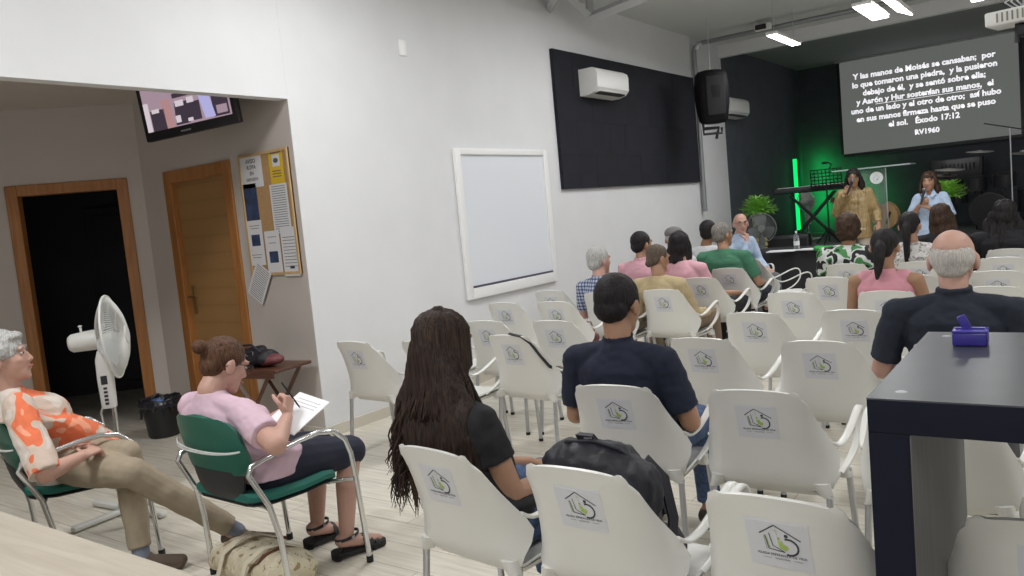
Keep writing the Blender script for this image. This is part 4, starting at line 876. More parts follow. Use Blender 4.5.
# open collar of the blue shirt: lapels and the throat it leaves bare
nb_ = J2_['nb']; mb = MB()
for s in (-1, 1): mb.add([nb_+V((s*.055, .062, .012)), nb_+V((s*.088, .070, -.03)), nb_+V((s*.045, .112, -.085)), nb_+V((s*.020, .098, -.05))], [(0, 1, 2, 3)])
c_ = mb.build('collar', CL['lightblue'], r2_); so_ = c_.modifiers.new('s', 'SOLIDIFY'); so_.thickness = .008
b = Blob(); b.ell(nb_+V((0, .058, -.02)), (.030, .028, .055)); b.fuse('bare_throat', SK['tan'], r2_, .007, 1)
# ================================================================= console table
TX0, TX1, TY0, TY1, TZ = -.346, .75, 1.56, 2.28, 1.10
ct = thing('console_table', 'tall black laminate console table at the right front of the picture', 'table', ((TX0+TX1)/2, (TY0+TY1)/2, 0)); o_ = V(ct.location)
w2, d2_ = (TX1-TX0)/2, (TY1-TY0)/2
M_['tabletop'] = mat('satin_black_top', (.05, .053, .065), .32, var=.15, vscale=8)
MB().span((-w2, -d2_, TZ-.003), (w2, d2_, TZ), 0).build('top_surface', 'tabletop', ct)
MB().span((-w2, -d2_, TZ-.066), (w2, d2_, TZ-.003), .002).build('tabletop', 'navypaint', ct, 30)
M_['panel_lit'] = mat_wood('black_laminate_lit', (.15, .15, .15), (.175, .175, .17), 3, (1, 1, .05), .8)  # light on the black panel's inner side put into a paler grey
for s in (-1, 1):
    pl = MB().span((s*w2 if s < 0 else w2-.07, -d2_, 0), (-w2+.07 if s < 0 else w2, d2_, TZ-.066), .002).build('side_panel', 'navypaint', ct, 30)
    xx = -w2+.0705 if s < 0 else w2-.0715
    MB().span((xx, -d2_+.002, .01), (xx+.001, d2_-.002, TZ-.068)).build('inner_face', 'panel_lit', pl)
for x, y in ((-w2+.05, -d2_+.06), (-w2+.05, d2_-.06)): MB().lathe([(0, TZ+.0005), (.009, TZ+.0008), (.011, TZ)], 14, c=(x, y, 0)).build('screw_cap', 'alu', ct, 60)
# blue box with a bow of ribbon / slot on top
bx = thing('offering_box', 'small glossy violet-blue box with an upright slanted tab on the black console table', 'box', (-.232, 2.115, TZ), rad(2))
M_['violet'] = mat('violet_blue_plastic', (.045, .035, .28), .3); M_['violet2'] = mat('violet_blue_film', (.07, .055, .36), .25)
MB().box((0, 0, .016), (.072, .060, .032), None, .005).build('box_body', 'violet', bx, 40); MB().box((0, 0, .034), (.074, .062, .006), None, .003).build('lid', 'violet2', bx, 40)
mb = MB(); mb.box((0, 0, 0), (.020, .008, .036), Tm((-.012, 0, .052), 0, -.42), .004); mb.build('tab', 'violet', bx, 40)
mb = MB(); mb.band([(-.030, 0, .038), (-.01, 0, .040), (.030, 0, .038)], (0, 1, 0), .010, .003); mb.build('ribbon', 'violet', bx, 40)
# ================================================================= backpack on the second chair of the front row
bc = chair_of('holding the black backpack')
M_['nylon'] = mat('black_nylon', (.012, .012, .019), .55, bump=.25, bscale=60); M_['zip'] = mat('zip_metal', (.45, .45, .47), .3, .9)
bp = thing('backpack', 'black nylon backpack slumped on the armchair of the front row', 'backpack', bc.location+V((-.02, 0, .42)), bc.rotation_euler.z)
b = Blob(); b.cap((-.07, -.07, .07), (.06, -.07, .07), .10, .10, .95, (0, 0, 1)); b.cap((-.09, -.085, .12), (-.08, -.10, .30), .115, .085, 1, (0, 1, 0)); b.cap((.06, -.07, .12), (.03, -.085, .31), .12, .10, 1); b.cap((.08, -.05, .05), (.12, .03, .06), .11, .07); b.cap((-.05, .03, .04), (.08, .06, .04), .06, .06); b.ell((-.03, -.10, .335), (.17, .085, .075), None); b.ell((.11, -.09, .27), (.08, .075, .10), None)
for v_ in range(len(b.v)): b.v[v_] = (max(b.v[v_][0], -.17) if b.v[v_][2] < .2 else b.v[v_][0], max(b.v[v_][1], -.178 if b.v[v_][2] > .22 else -.12), max(b.v[v_][2], .015))
bk = b.fuse('bag_body', 'nylon', bp, .008, 2, disp=lambda p: .012*nz(p, (14, 20, 10))+.005*nz(p, (40, 40, 30)))
mb = MB(); mb.tube([(-.18, -.085, .34), (-.09, -.12, .405), (.0, -.12, .415), (.08, -.11, .395), (.155, -.08, .33), (.175, -.05, .2)], .006, 8); mb.build('piping', 'nylon', bp, 60)
mb = MB(); mb.band([(.12, -.04, .35), (.165, -.02, .29), (.19, -.03, .18), (.185, -.06, .06), (.205, -.03, .0), (.225, .03, -.06)], (.3, 1, 0), .036, .008); mb.build('shoulder_strap', 'nylon', bp, 60)
mb = MB(); mb.band([(-.05, -.1, .405), (-.05, -.12, .43), (.0, -.12, .43), (.0, -.10, .405)], (0, 1, 0), .02, .005); mb.build('grab_handle', 'nylon', bp, 60)
for p in ((.10, -.175, .335), (.13, -.165, .28), (.06, -.178, .30)): MB().ell(p, (.006, .004, .006)).build('zip_pull', 'zip', bp, 60)
# strap bag hanging on the empty chair, dark red purse on the wall-side chair
def on_chair(key, name, label, cat, dz=.43): c = chair_of(key); return thing(name, label, cat, c.location+V((0, 0, dz)), c.rotation_euler.z)
sbg = on_chair('strap over its back', 'shoulder_bag', 'black shoulder bag on an empty armchair, its strap looped over the back', 'bag')
b = Blob(); b.cap((.04, .0, .07), (.17, -.03, .09), .06, .055, 1.1, (0, 0, 1)); b.fuse('bag_body', mat('dark_brown_leather', (.06, .028, .022), .5), sbg, .01, 2, disp=lambda p: .008*nz(p, (25, 25, 25)))
b_ = MB(); b_.band([(.10, .0, .12), (.03, -.19, .30), (-.02, -.245, .37), (0, -.262, .382), (.04, -.276, .378), (.10, -.272, .368), (.155, -.262, .33), (.19, -.225, .25), (.215, -.18, .18), (.20, -.05, .12)], (0, 1, .3), .018, .006); b_.build('strap', 'nylon', sbg, 60)
M_['wine'] = mat('wine_red_leather', (.16, .045, .05), .5)
rp = on_chair('dark red purse on its seat', 'purse', 'dark red purse lying on the armchair left of the plaid shirt man', 'purse')
b = Blob(); b.cap((.05, .0, .05), (.19, -.02, .05), .05, .045, .8, (0, 1, 0)); b.fuse('purse_body', 'wine', rp, .008, 2); MB().tube([(.03, .0, .08), (.09, -.0, .17), (.16, -.01, .17), (.20, -.02, .08)], .006, 8).build('purse_handle', 'wine', rp, 60)
# ================================================================= green visitor chairs
M_['greenplastic'] = mat('bottle_green_plastic', (.012, .115, .08), .35); M_['greenfabric'] = mat('bottle_green_fabric', (.015, .13, .10), .85, bump=.2, bscale=300); M_['darkplastic'] = mat('charcoal_plastic', (.02, .022, .026), .5); M_['cord'] = mat('white_cord', (.62, .64, .62), .6)
def green_chair(label, loc, rz):
    t = thing('visitor_chair', label, 'chair', loc, rz, 'green visitor chairs')
    for s in (-1, 1):
        P = [(s*.292, -.125, .0), (s*.282, -.14, .28), (s*.272, -.165, .42), (s*.264, -.238, .57), (s*.262, -.222, .60), (s*.265, -.16, .615), (s*.275, 0, .645), (s*.285, .10, .655), (s*.29, .18, .64), (s*.292, .235, .59), (s*.293, .26, .52), (s*.294, .275, .40), (s*.296, .30, .0)]
        MB().tube(P, .0125, 12).build('side_frame', 'chrome', t, 60)
        for p in (P[0], P[-1]): MB().tube([V(p), V(p)+V((0, 0, .03))], .016, 10).build('foot_cap', 'rubber', t, 60)
    mb = MB(); mb.tube([(-.274, -.16, .40), (-.2, -.14, .40), (.2, -.14, .40), (.274, -.16, .40)], .010, 8); mb.build('rear_crossbar', 'chrome', t, 60)
    mb = MB(); mb.tube([(-.293, .262, .40), (-.2, .2, .395), (.2, .2, .395), (.293, .262, .40)], .010, 8); mb.build('front_crossbar', 'chrome', t, 60)
    def pad(z0, z1, k, m, nm):
        R = []
        for y, w_, dz in ((-.21, .19, .018), (-.19, .215, .012), (-.1, .235, 0), (.05, .24, -.004), (.17, .235, 0), (.225, .215, -.012), (.245, .18, -.03)):
            w_ *= k; R.append([(x*w_, y*k, dz+z) for x, z in ((-1, z1-.012), (-.93, z1), (-.5, z1-.006), (.5, z1-.006), (.93, z1), (1, z1-.012), (1, z0+.01), (.9, z0), (-.9, z0), (-1, z0+.01))])
        m_ = MB(); m_.rings(R); return m_.build(nm, m, t, 40)
    pad(.415, .455, 1, 'greenfabric', 'seat_pad'); pad(.395, .415, .95, 'darkplastic', 'seat_shell')
    def shell(st_, m, nm, th=.022, off=0):
        n = 16; R = []
        vs = []
        for z, y, w_, d in st_:
            R.append([V((w_*math.sin((-1+2*j/n)*1.2)/math.sin(1.2), y+off+d*abs(-1+2*j/n)**2.2, z)) for j in range(n+1)])
        bm = bmesh.new(); vv = [[bm.verts.new(p) for p in r] for r in R]
        for a, b2 in zip(vv, vv[1:]):
            for j in range(n): bm.faces.new((a[j], a[j+1], b2[j+1], b2[j]))
        bmesh.ops.recalc_face_normals(bm, faces=bm.faces); bmesh.ops.solidify(bm, geom=list(bm.faces), thickness=th); bm.verts.index_update()
        m_ = MB(); m_.add([v.co.copy() for v in bm.verts], [[v.index for v in f.verts] for f in bm.faces]); bm.free(); return m_.build(nm, m, t, 45)
    shell([(.802, -.290, .10, .01), (.798, -.289, .15, .018), (.780, -.286, .19, .028), (.745, -.280, .215, .038), (.69, -.270, .228, .045), (.63, -.258, .235, .05), (.59, -.250, .232, .05), (.565, -.246, .222, .048), (.552, -.244, .20, .04)], 'greenplastic', 'backrest')
    shell([(.566, -.250, .185, .04), (.53, -.244, .18, .036), (.48, -.232, .165, .028), (.44, -.215, .145, .02), (.415, -.19, .12, .01), (.405, -.15, .11, .0)], 'darkplastic', 'lower_backrest')
    shell([(.76, -.26, .12, .02), (.72, -.252, .19, .04), (.62, -.238, .205, .05), (.57, -.228, .18, .045)], 'greenfabric', 'back_pad', .02)
    mb = MB()
    for dz in (0, .012): mb.tube([(.232*math.sin(u*1.2)/math.sin(1.2), -.292+.05*abs(u)**2.2, .665+dz*abs(1-u)*.6-.012*(1-u*u)) for u in [-1+2*j/16 for j in range(17)]], .004, 6)
    mb.build('white_cord', 'cord', t, 60)
    return t
gA = green_chair('green visitor chair with steel arms under the woman in pale pink writing', (-2.99, 2.10, 0), rad(-2))
gB = green_chair('green visitor chair with steel arms under the grey-haired woman in the floral blouse', (-4.10, 1.78, 0), rad(-14))
def PD(px, py, dep): return CAMP+(AX[0]*((px-512)/FPX)-AX[1]*((py-288)/FPX)+AX[2])*dep
# ---------------- woman writing
def loc2(root_loc, rz, p): return Matrix.Rotation(-rz, 3, 'Z') @ (V(p)-V(root_loc))
rzA = rad(-2); LA = V((-2.99, 2.10, 0)); q = lambda px, py, dep: loc2(LA, rzA, PD(px, py, dep))
ht = q(221, 338, 3.50); J = seated(head=(ht.x, ht.y, ht.z), sw=.18)
J['nb'] = V((ht.x, ht.y-.085, ht.z-.215)); J['ch'] = V((ht.x*.8, -.10, ht.z-.39)); 
for k, s in (('l', -1), ('r', 1)): J['sh'+k] = J['nb']+V((s*.190, .02, -.085))
J['elr'] = q(276, 445, 3.12); J['wrr'] = q(287, 417, 3.30); J['ell'] = J['shl']+V((-.05, .12, -.22)); J['wrl'] = J['wrr']+V((-.20, .03, -.03))
J['hdr'] = V((-.30, .45, .85)); J['hdl'] = V((.8, .5, .1))
J['knr'] = V((.12, .40, .47)); J['knl'] = V((-.11, .40, .47)); J['anr'] = V((.15, .30, .10)); J['anl'] = V((-.10, .33, .10)); J['tor'] = V((.25, 1, 0)); J['tol'] = V((.1, 1, 0))
print('PINK', ht, J['wrr'], J['elr'])
def hs_lowbun(b, T, J, s):
    b.ell((0, -.016, .034), (.078, .092, .083), T, 18, 12); b.ell((0, -.05, -.012), (.064, .050, .058), T)
    for q_ in (-1, 1): b.ell((q_*.066, -.005, .03), (.014, .045, .030), T)
    b.ell((0, -.125, .045), (.034, .030, .030), T); b.cap(T @ V((0, -.09, .04)), T @ V((0, -.12, .045)), .022, .026)
    return lambda p: .0035*nz(p, (60, 60, 30))
rA, bA, HA = person('woman in a pale pink t-shirt and navy shorts writing on paper, brown hair bun', LA, rzA, J, skin='pink', hair=hs_lowbun, hm='brown', shirt=CL['pinkpale'], sleeve=.48, pants=CL['dnavy'], plen=.9, bw=1.3, belly=.03, hs=1.06, hpitch=-.42, hyaw=-.12, vox=.0055, face=True, spec='lens', foot='none', bust=.03, hcurl=(.7, 1.25), handn={'r': V((.55, .5, .5)), 'l': V((0, 0, -1))}, brow='brown')
# notebook sheet and pen
q_note = q(297, 413, 3.38)
ppos = J['wrr']+V((-.02, .10, .015))
W_ = Matrix.Translation(LA) @ Matrix.Rotation(rzA, 4, 'Z')
nbk = thing('notepaper', 'white sheet of paper held in the lap of the woman writing', 'paper'); nbk.matrix_world = W_ @ Tm(q_note, rad(22), rad(14), rad(10))
mb = MB(); mb.box((0, 0, 0), (.17, .23, .006), None, .002); mb.build('sheet', mat('bright_paper', (.86, .86, .88), .7), nbk); mb = MB(); [mb.box((0, .08-.02*k, .0035), (.12, .0012, .0006)) for k in range(3)]; mb.build('handwriting', 'ink', nbk)
pen = thing('pen', 'thin dark pen in the hand of the woman writing', 'pen'); pen.matrix_world = W_ @ Tm(J['wrr']+V((-.045, .075, .055)), rad(25), rad(-12)); MB().tube([(0, 0, -.05), (0, 0, -.04), (0, 0, .085), (0, 0, .09)], [.0008, .0035, .004, .003], 10).build('barrel', 'black', pen, 40)
# sandals (her footwear moves with her: parts)
for k, s in (('l', -1), ('r', 1)):
    a = J['an'+k]; td = V(J['to'+k]).normalized(); T = frame_T(V((a.x, a.y, 0)), td.cross(V((0, 0, 1))), (0, 0, 1)); 
    poly = [(-.036, -.06), (-.022, -.078), (.022, -.078), (.036, -.06), (.036, .03), (.048, .11), (.042, .165), (.018, .188), (-.018, .185), (-.040, .155), (-.044, .09), (-.034, .02)]
    mb = MB(); mb.prism(poly, .012, .03, T); mb.prism([(x, y) for x, y in poly if y < .02]+[(-.034, .0)], .0, .040, T); mb.prism([(x*.98, y) for x, y in poly if y > .05], .0, .02, T); sd = mb.build('sandal_sole', 'rubber', rA, 40)
    def strap(pts, w_=.020): 
        m_ = MB(); m_.band([T @ V(p) for p in pts], td, w_, .004); m_.build('sandal_strap', 'black', rA, 60)
    for y, hz in ((.135, .048), (.105, .062), (.075, .078)): strap([(-.046, y, .022), (-.040, y, hz*.75), (-.015, y, hz), (.015, y, hz), (.040, y, hz*.75), (.046, y, .022)])
    m_ = MB(); m_.band([T @ V((.044*math.cos(t), -.0+.058*math.sin(t), .098+.01*math.sin(t))) for t in [2*PI*k_/16 for k_ in range(17)]], (0, 0, 1), .014, .004); m_.build('sandal_strap', 'black', rA, 60)
    MB().box((0, 0, 0), (.014, .003, .012), T @ Tm((.047, .01, .10), 0, 0, PI/2)).build('buckle', 'zip', rA)
# ---------------- grey-haired woman
rzB = rad(-14); LB_ = V((-4.10, 1.78, 0)); q = lambda px, py, dep: loc2(LB_, rzB, PD(px, py, dep))
ht = q(-1, 333, 3.66); J = seated(head=(ht.x, ht.y, ht.z), sw=.18); print('OLD', ht)
J['nb'] = V((ht.x*.9, ht.y+.0, ht.z-.255)); J['ch'] = V((ht.x*.6, max(ht.y+.03, -.08), ht.z-.43)); J['wa'] = V((0, -.05, .62))
for k, s in (('l', -1), ('r', 1)): J['sh'+k] = J['nb']+V((s*.17, .01, -.075))
hand0 = q(88, 452, 3.72); print('OLDHAND', hand0)
J['elr'] = q(46, 474, 3.45); J['wrr'] = q(82, 456, 3.56); J['ell'] = V((-.24, .03, hand0.z-.02)); J['wrl'] = hand0+V((-.08, -.03, .02)); J['hdr'] = V((-.5, .8, .1)); J['hdl'] = V((.7, .7, .0))
k1 = loc2(LB_, rzB, at(192, 480, z=.50)); a1 = loc2(LB_, rzB, at(236, 532, z=.10)); k2 = loc2(LB_, rzB, at(140, 462, z=.52)); a2 = loc2(LB_, rzB, at(140, 538, z=.10)); print('knees', k1, a1, k2, a2)
def clampd(o, p, L_): d = p-o; return o+d.normalized()*min(max(d.length, L_*.85), L_)
J['knr'] = clampd(J['hir'], k1, .50); J['anr'] = clampd(J['knr'], a1, .58); k2.z = .56; J['knl'] = clampd(J['hil'], k2, .50); J['anl'] = V((k2.x+.03, J['knl'].y-.02, .10)); J['anr'].z = .11
J['tor'] = V((.55, 1, -.05)); J['tol'] = V((.45, 1, 0))
def hs_wavy(b, T, J, s):
    b.ell((0, -.014, .040), (.082, .094, .086), T, 18, 12); b.ell((0, -.058, -.005), (.074, .052, .062), T)
    for q_ in (-1, 1): b.ell((q_*.070, -.014, .028), (.020, .052, .040), T)
    b.ell((0, .058, .078), (.050, .030, .024), T)
    return lambda p: .011*nz(p, (34, 34, 26))+.004*nz(p, (90, 90, 70))
rB, bB, HB = person('grey-haired woman in an orange floral blouse and khaki trousers with hands clasped', LB_, rzB, J, skin='pink', hair=hs_wavy, hm='grey', shirt=CL['floral'], sleeve=.95, pants=CL['khaki'], shoes=mat('brown_grey_suede', (.11, .08, .06), .8), bw=1.22, belly=.075, bust=0, hs=1.1, hyaw=-.35, hpitch=.12, vox=.006, face=True, loose=.01, hcurl=(.9, .9), handn={'r': V((.3, -.1, 1)), 'l': V((-.3, -.1, 1))}, sh_len=.06, brow='grey')
for k in 'rl':
    b = Blob(); a = J['an'+k]; kk = J['kn'+k]; d = (kk-a).normalized(); b.cap(a-d*.01, a+d*.06, .040, .040); b.fuse('sock', mat('grey_blue_sock', (.20, .23, .29), .9), rB, .007, 1)
# ================================================================= pedestal fan
M_['blade'] = mat('pale_blade', (.55, .56, .57), .4); M_['fanwhite'] = mat('white_fan_plastic', (.66, .66, .63), .4)
def fan(label, loc, hz, rz, R_=.22, tilt=0, m='fanwhite', nw=96, bm_=None):
    t = thing('pedestal_fan', label, 'fan', loc, rz, None)
    for a in (PI/4, -PI/4):
        mb = MB(); mb.box((0, 0, .022), (.62*R_/.22, .045, .03), Matrix.Rotation(a, 4, 'Z'), .01); mb.build('base_foot', m, t, 40)
    mb = MB(); mb.lathe([(.05, .02), (.05, .06), (.03, .08), (.022, .14)], 20); mb.build('base_collar', m, t, 40)
    MB().tube([(0, 0, .1), (0, 0, hz-.30)], .013, 14).build('pole', 'chrome', t, 50)
    mb = MB(); R2 = []
    for z, w_, d_ in ((hz-.40, .038, .036), (hz-.39, .042, .038), (hz-.22, .044, .042), (hz-.12, .036, .04), (hz-.07, .022, .025)): R2.append([(w_*math.copysign(abs(math.cos(a))**.5, math.cos(a)), -.02+d_*math.copysign(abs(math.sin(a))**.5, math.sin(a)), z) for a in [2*PI*(k+.5)/16 for k in range(16)]])
    mb.rings(R2); cb = mb.build('control_box', m, t, 50); mb = MB(); [mb.box((.043, -.02, hz-.37+k*.022), (.008, .02, .012), None, .002) for k in range(5)]; mb.box((.0435, -.02, hz-.235), (.006, .034, .05), None, .002); mb.build('buttons', 'darkplastic', cb)
    H = Matrix.Translation((0, 0, hz)) @ Matrix.Rotation(tilt, 4, 'X'); yo = .045
    def rot(pts): return [H @ V(p) for p in pts]
    mb = MB(); R2 = []
    for y, r in ((-.185, .02), (-.182, .040), (-.165, .052), (-.06, .058), (-.02, .055)): R2.append([H @ V((r*math.cos(a), y, r*math.sin(a))) for a in [2*PI*k/20 for k in range(20)]])
    mb.rings(R2); mb.tube(rot([(0, -.11, .05), (0, -.11, .085)]), .007, 8); mb.ell((0, -.11, .088), (.012, .012, .006), H); mb.build('motor_housing', m, t, 50)
    # cage: front and rear wire guards + rim
    def guard(depth, nm, dr):
        g_ = MB()
        for k in range(nw):
            a = 2*PI*k/nw; g_.tube(rot([((r)*math.cos(a+tw), yy, (r)*math.sin(a+tw)) for r, yy, tw in [(R_*f, yo+depth*(1-f**2.6), dr*(1-f)) for f in (.22, .4, .6, .8, .92, 1)]]), .0021, 4)
        for f in (.6,): g_.tube(rot([(R_*f*math.cos(a), yo+depth*(1-f**2.6), R_*f*math.sin(a)) for a in [2*PI*k/40 for k in range(41)]]), .0014, 5)
        g_.build(nm, m, t, 60, fixn=False)
    guard(.075, 'front_guard', .5); guard(-.07, 'rear_guard', .15)
    MB().tube(rot([(R_*math.cos(a), yo, R_*math.sin(a)) for a in [2*PI*k/48 for k in range(49)]]), .007, 8).build('guard_rim', m, t, 60)
    mb = MB(); mb.rings([[H @ V((r*math.cos(a), y, r*math.sin(a))) for a in [2*PI*k/20 for k in range(20)]] for y, r in ((yo+.074, .052), (yo+.082, .048))]); mb.build('guard_badge', m, t, 50)
    for j in range(3):
        g_ = MB(); R3 = []; a0 = j*2*PI/3
        for r, w_ in ((.035, .03), (.08, .065), (.14, .085), (R_*.86, .06)): R3.append([H @ Matrix.Rotation(a0, 4, 'Y') @ V((x*w_, yo-.01+x*.03+dy, r)) for x, dy in ((-1, 0), (0, .004), (1, 0), (1, .003), (0, .007), (-1, .003))])
        g_.rings(R3); g_.build('fan_blade', bm_ or M_['blade'], t, 50)
    MB().rings([[H @ V((r*math.cos(a), y, r*math.sin(a))) for a in [2*PI*k/20 for k in range(20)]] for y, r in ((-.02, .036), (.05, .036), (.062, .02))]).build('hub', m, t, 50)
    return t
fp = PD(104, 338, 4.55); fn_ = fan('white pedestal fan in front of the dark open doorway, facing right', (fp.x, fp.y, 0), fp.z, rad(-40), .235, .06)
mb = MB(); mb.tube([(-.03, -.06, fp.z-.38), (-.12, -.1, fp.z-.45), (-.17, -.1, fp.z-.62), (-.10, -.12, fp.z-.78), (-.2, -.2, .3), (-.3, -.1, .01), (-.6, .1, .008)], .005, 6); mb.build('power_cord', 'fanwhite', fn_, 60)
# ================================================================= folding tray stand with handbag, waste bin, tote bag
M_['walnut'] = mat_wood('dark_walnut', (.07, .028, .018), (.12, .05, .03), 3, (.2, 1, 1), .4)
ts = thing('folding_tray_stand', 'small dark walnut folding table standing against the alcove wall', 'table', (-4.83, 3.52, 0), rad(8))
zt = .60; MB().box((0, 0, zt-.012), (.56, .36, .022), None, .004).build('tray_top', 'walnut', ts, 40)
mb = MB(); mb.box((0, -.175, zt-.035), (.50, .02, .05), None, .003); mb.build('apron', 'walnut', ts, 40)
for s in (-1, 1):
    for a, b2 in (((-.22, s*.15, 0), (.20, s*.15, zt-.02)), ((.22, s*.13, 0), (-.20, s*.13, zt-.02))):
        MB().tube([a, b2], .017, 4).build('leg', 'walnut', ts, 30)
for z in (.1,): MB().tube([(-.17, -.15, z), (-.17, .15, z)], .010, 6).build('stretcher', 'walnut', ts, 30)
hb = thing('handbag', 'black and wine handbag lying on the dark folding table', 'handbag', (-4.86, 3.48, zt), rad(8))
b = Blob(); b.cap((-.19, 0, .055), (.12, 0, .06), .055, .06, 1.6, (0, 1, 0)); b.cap((-.12, 0, .09), (.04, .02, .11), .045, .035, 1.5, (0, 1, 0))
for i in range(len(b.v)): b.v[i] = (b.v[i][0], b.v[i][1], max(0, b.v[i][2]))
b.fuse('bag_body', 'nylon', hb, .008, 2, disp=lambda p: .010*nz(p, (25, 25, 25))); b = Blob(); b.cap((.12, 0, .05), (.20, 0, .05), .05, .035, 1.8, (0, 1, 0)); b.fuse('side_pocket', 'wine', hb, .008, 2)
MB().tube([(-.02+.04*math.cos(t)*1.6, -.07+.01*math.sin(t), .10+.02*math.sin(t*2)) for t in [2*PI*k/20 for k in range(21)]], .004, 6).build('chain', 'zip', hb, 60)
b = MB(); b.tube([(-.15, -.05, .10), (-.08, -.07, .16), (.04, -.07, .165), (.10, -.05, .11)], .009, 8); b.build('handle', 'nylon', hb, 60)
wbn = thing('waste_bin', 'black bin with a crumpled black liner standing by the doorway jamb', 'bin', (-6.10, 3.42, 0))
mb = MB(); mb.lathe([(.0, .0), (.115, .0), (.12, .01), (.15, .30), (.145, .30), (.115, .02), (0, .02)], 24); mb.build('bin_body', 'black', wbn, 50)
b = Blob(); 
for k in range(14): a = 2*PI*k/14; b.cap((.150*math.cos(a), .150*math.sin(a), .30+.012*math.sin(k*2.3)), (.150*math.cos(a+.45), .150*math.sin(a+.45), .30+.012*math.sin(k*2.3+2)), .014, .014); b.cap((.150*math.cos(a), .150*math.sin(a), .30), (.163*math.cos(a), .163*math.sin(a), .20+.03*math.sin(k*1.7)), .010, .008)
for k in range(14): a = 2*PI*k/14; b.cap((.150*math.cos(a), .150*math.sin(a), .27), (.150*math.cos(a+.45), .150*math.sin(a+.45), .27), .022, .022, 1)
b.fuse('liner', mat('glossy_black_film', (.015, .016, .022), .28), wbn, .008, 1, disp=lambda p: .007*nz(p, (30, 30, 18)))
mb = MB(); mb.ell((-.02, -.02, .285), (.07, .05, .02)); mb.build('rubbish', mat('blue_white_wrapper', (.10, .20, .45), .5, var=.8, vscale=40), wbn, 60)
tb = thing('tote_bag', 'cream printed tote bag lying on the floor beneath the writing woman', 'bag', tuple(at(266, 580, z=0)), rad(-8))
M_['tote'] = mat_blotch('printed_cotton_tote', [(0, (.26, .20, .11)), (.36, (.52, .46, .33)), (.55, (.58, .52, .40)), (.68, (.40, .33, .20))], 26, seed=.6)
b = Blob(); b.cap((-.17, 0, .08), (.18, .01, .08), .09, .085, 1.6, (0, 1, 0)); b.cap((-.23, -.08, .08), (-.22, .08, .08), .06, .06); b.cap((.22, -.08, .07), (.22, .08, .08), .05, .05)
for i in range(len(b.v)): b.v[i] = (b.v[i][0], b.v[i][1], max(0, b.v[i][2]))
b.fuse('bag_body', 'tote', tb, .008, 2, disp=lambda p: .012*nz(p, (18, 18, 18)))
M_['webbing'] = mat('cream_webbing', (.60, .54, .42), .8); M_['tan'] = mat('brown_leather', (.16, .06, .03), .5)
for x in (-.10, .10): mb = MB(); mb.band([(x-.01, -.165, .05), (x, -.13, .15), (x+.01, -.05, .19), (x+.02, .03, .185), (x+.03, .12, .14)], (1, 0, 0), .032, .004); mb.build('bag_handle', 'webbing', tb, 60)
mb = MB(); mb.band([(.12, -.13, .09), (.125, -.06, .165), (.13, .03, .17)], (1, 0, 0), .014, .005); mb.band([(-.22, .02, .10), (-.30, .06, .04), (-.34, .10, .02), (-.20, .14, .10), (-.05, .15, .13)], (0, 0, 1), .014, .004); mb.build('leather_strap', 'tan', tb, 60)
# ================================================================= stage and the black table
SZ = .60
bt = thing('draped_table', 'folding table under a black floor-length cloth left of the singers', 'table', (-3.02, 10.35, 0), rad(-4))
b = MB(); R = []
for z, e in ((.75, 0), (.74, .012), (.70, .015), (.4, .025), (.0, .04)):
    ring = []
    for i in range(96):
        t = i/96; p = t*4; s_ = int(p); f = p-s_; a, c = .52+e, .33+e
        x, y = [(-a+2*a*f, -c), (a, -c+2*c*f), (a-2*a*f, c), (-a, c-2*c*f)][s_]; wv_ = .018*math.sin(i*2*PI/6)*(1-z/.75); l_ = math.hypot(x, y); ring.append((x+x/l_*wv_, y+y/l_*wv_, z))
    R.append(ring)
b.rings(R); b.build('black_cloth', mat('black_tablecloth', (.022, .021, .026), .8), bt, 50)
def on_stage_px(px, py, y, z=None): p = at(px, py, y=y); return p if z is None else V((p.x, p.y, z))
bo = thing('water_bottle', 'clear plastic water bottle with a pale label on the black draped table', 'bottle', V((at(797, 250, z=.75).x, at(797, 250, z=.75).y, .75)))
MB().lathe([(0, 0), (.032, 0), (.034, .01), (.034, .14), (.03, .17), (.013, .20), (.012, .215), (0, .215)], 20).build('bottle_body', mat('clear_plastic', (.8, .85, .9), .1, trans=.9), bo, 50)
MB().lathe([(.0345, .06), (.0348, .06), (.0348, .11), (.0345, .11)], 20).build('label', 'paper', bo); MB().lathe([(0, .212), (.014, .212), (.014, .235), (0, .235)], 14).build('cap', 'white', bo, 50)
for (px, py, w_, h_, a), lb in zip([(782, 251, .34, .22, .1), (812, 249, .30, .21, -.1)], ['white papers on the black draped table left of the bottle', 'white papers on the black draped table right of the bottle']):
    p = at(px, py, z=.757); t = thing('paper_stack', lb, 'papers', p, a); MB().box((0, 0, 0), (w_, h_, .012), None, .002).build('sheets', 'paper', t)
gf = thing('green_cloth', 'folded bright green cloth at the right end of the black draped table', 'cloth', V((at(823, 249, z=.76).x, at(823, 249, z=.76).y, .75)))
b = Blob(); b.cap((-.08, 0, .02), (.10, 0, .02), .03, .03, 2.5, (0, 1, 0)); b.fuse('folds', mat('bright_green_cotton', (.03, .30, .06), .8), gf, .012, 1, disp=lambda p: .012*nz(p, (20, 20, 20)))
sm = thing('stage_monitor', 'black box speaker standing behind the black draped table', 'speaker', (at(786, 236, y=12.0).x, 12.0, 0), rad(10))
MB().box((0, 0, .42), (.68, .34, .84), None, .02).build('cabinet', 'black', sm, 30); MB().box((0, -.172, .42), (.60, .012, .74), None, .005).build('grille', bpy.data.materials['speaker_grille'], sm)
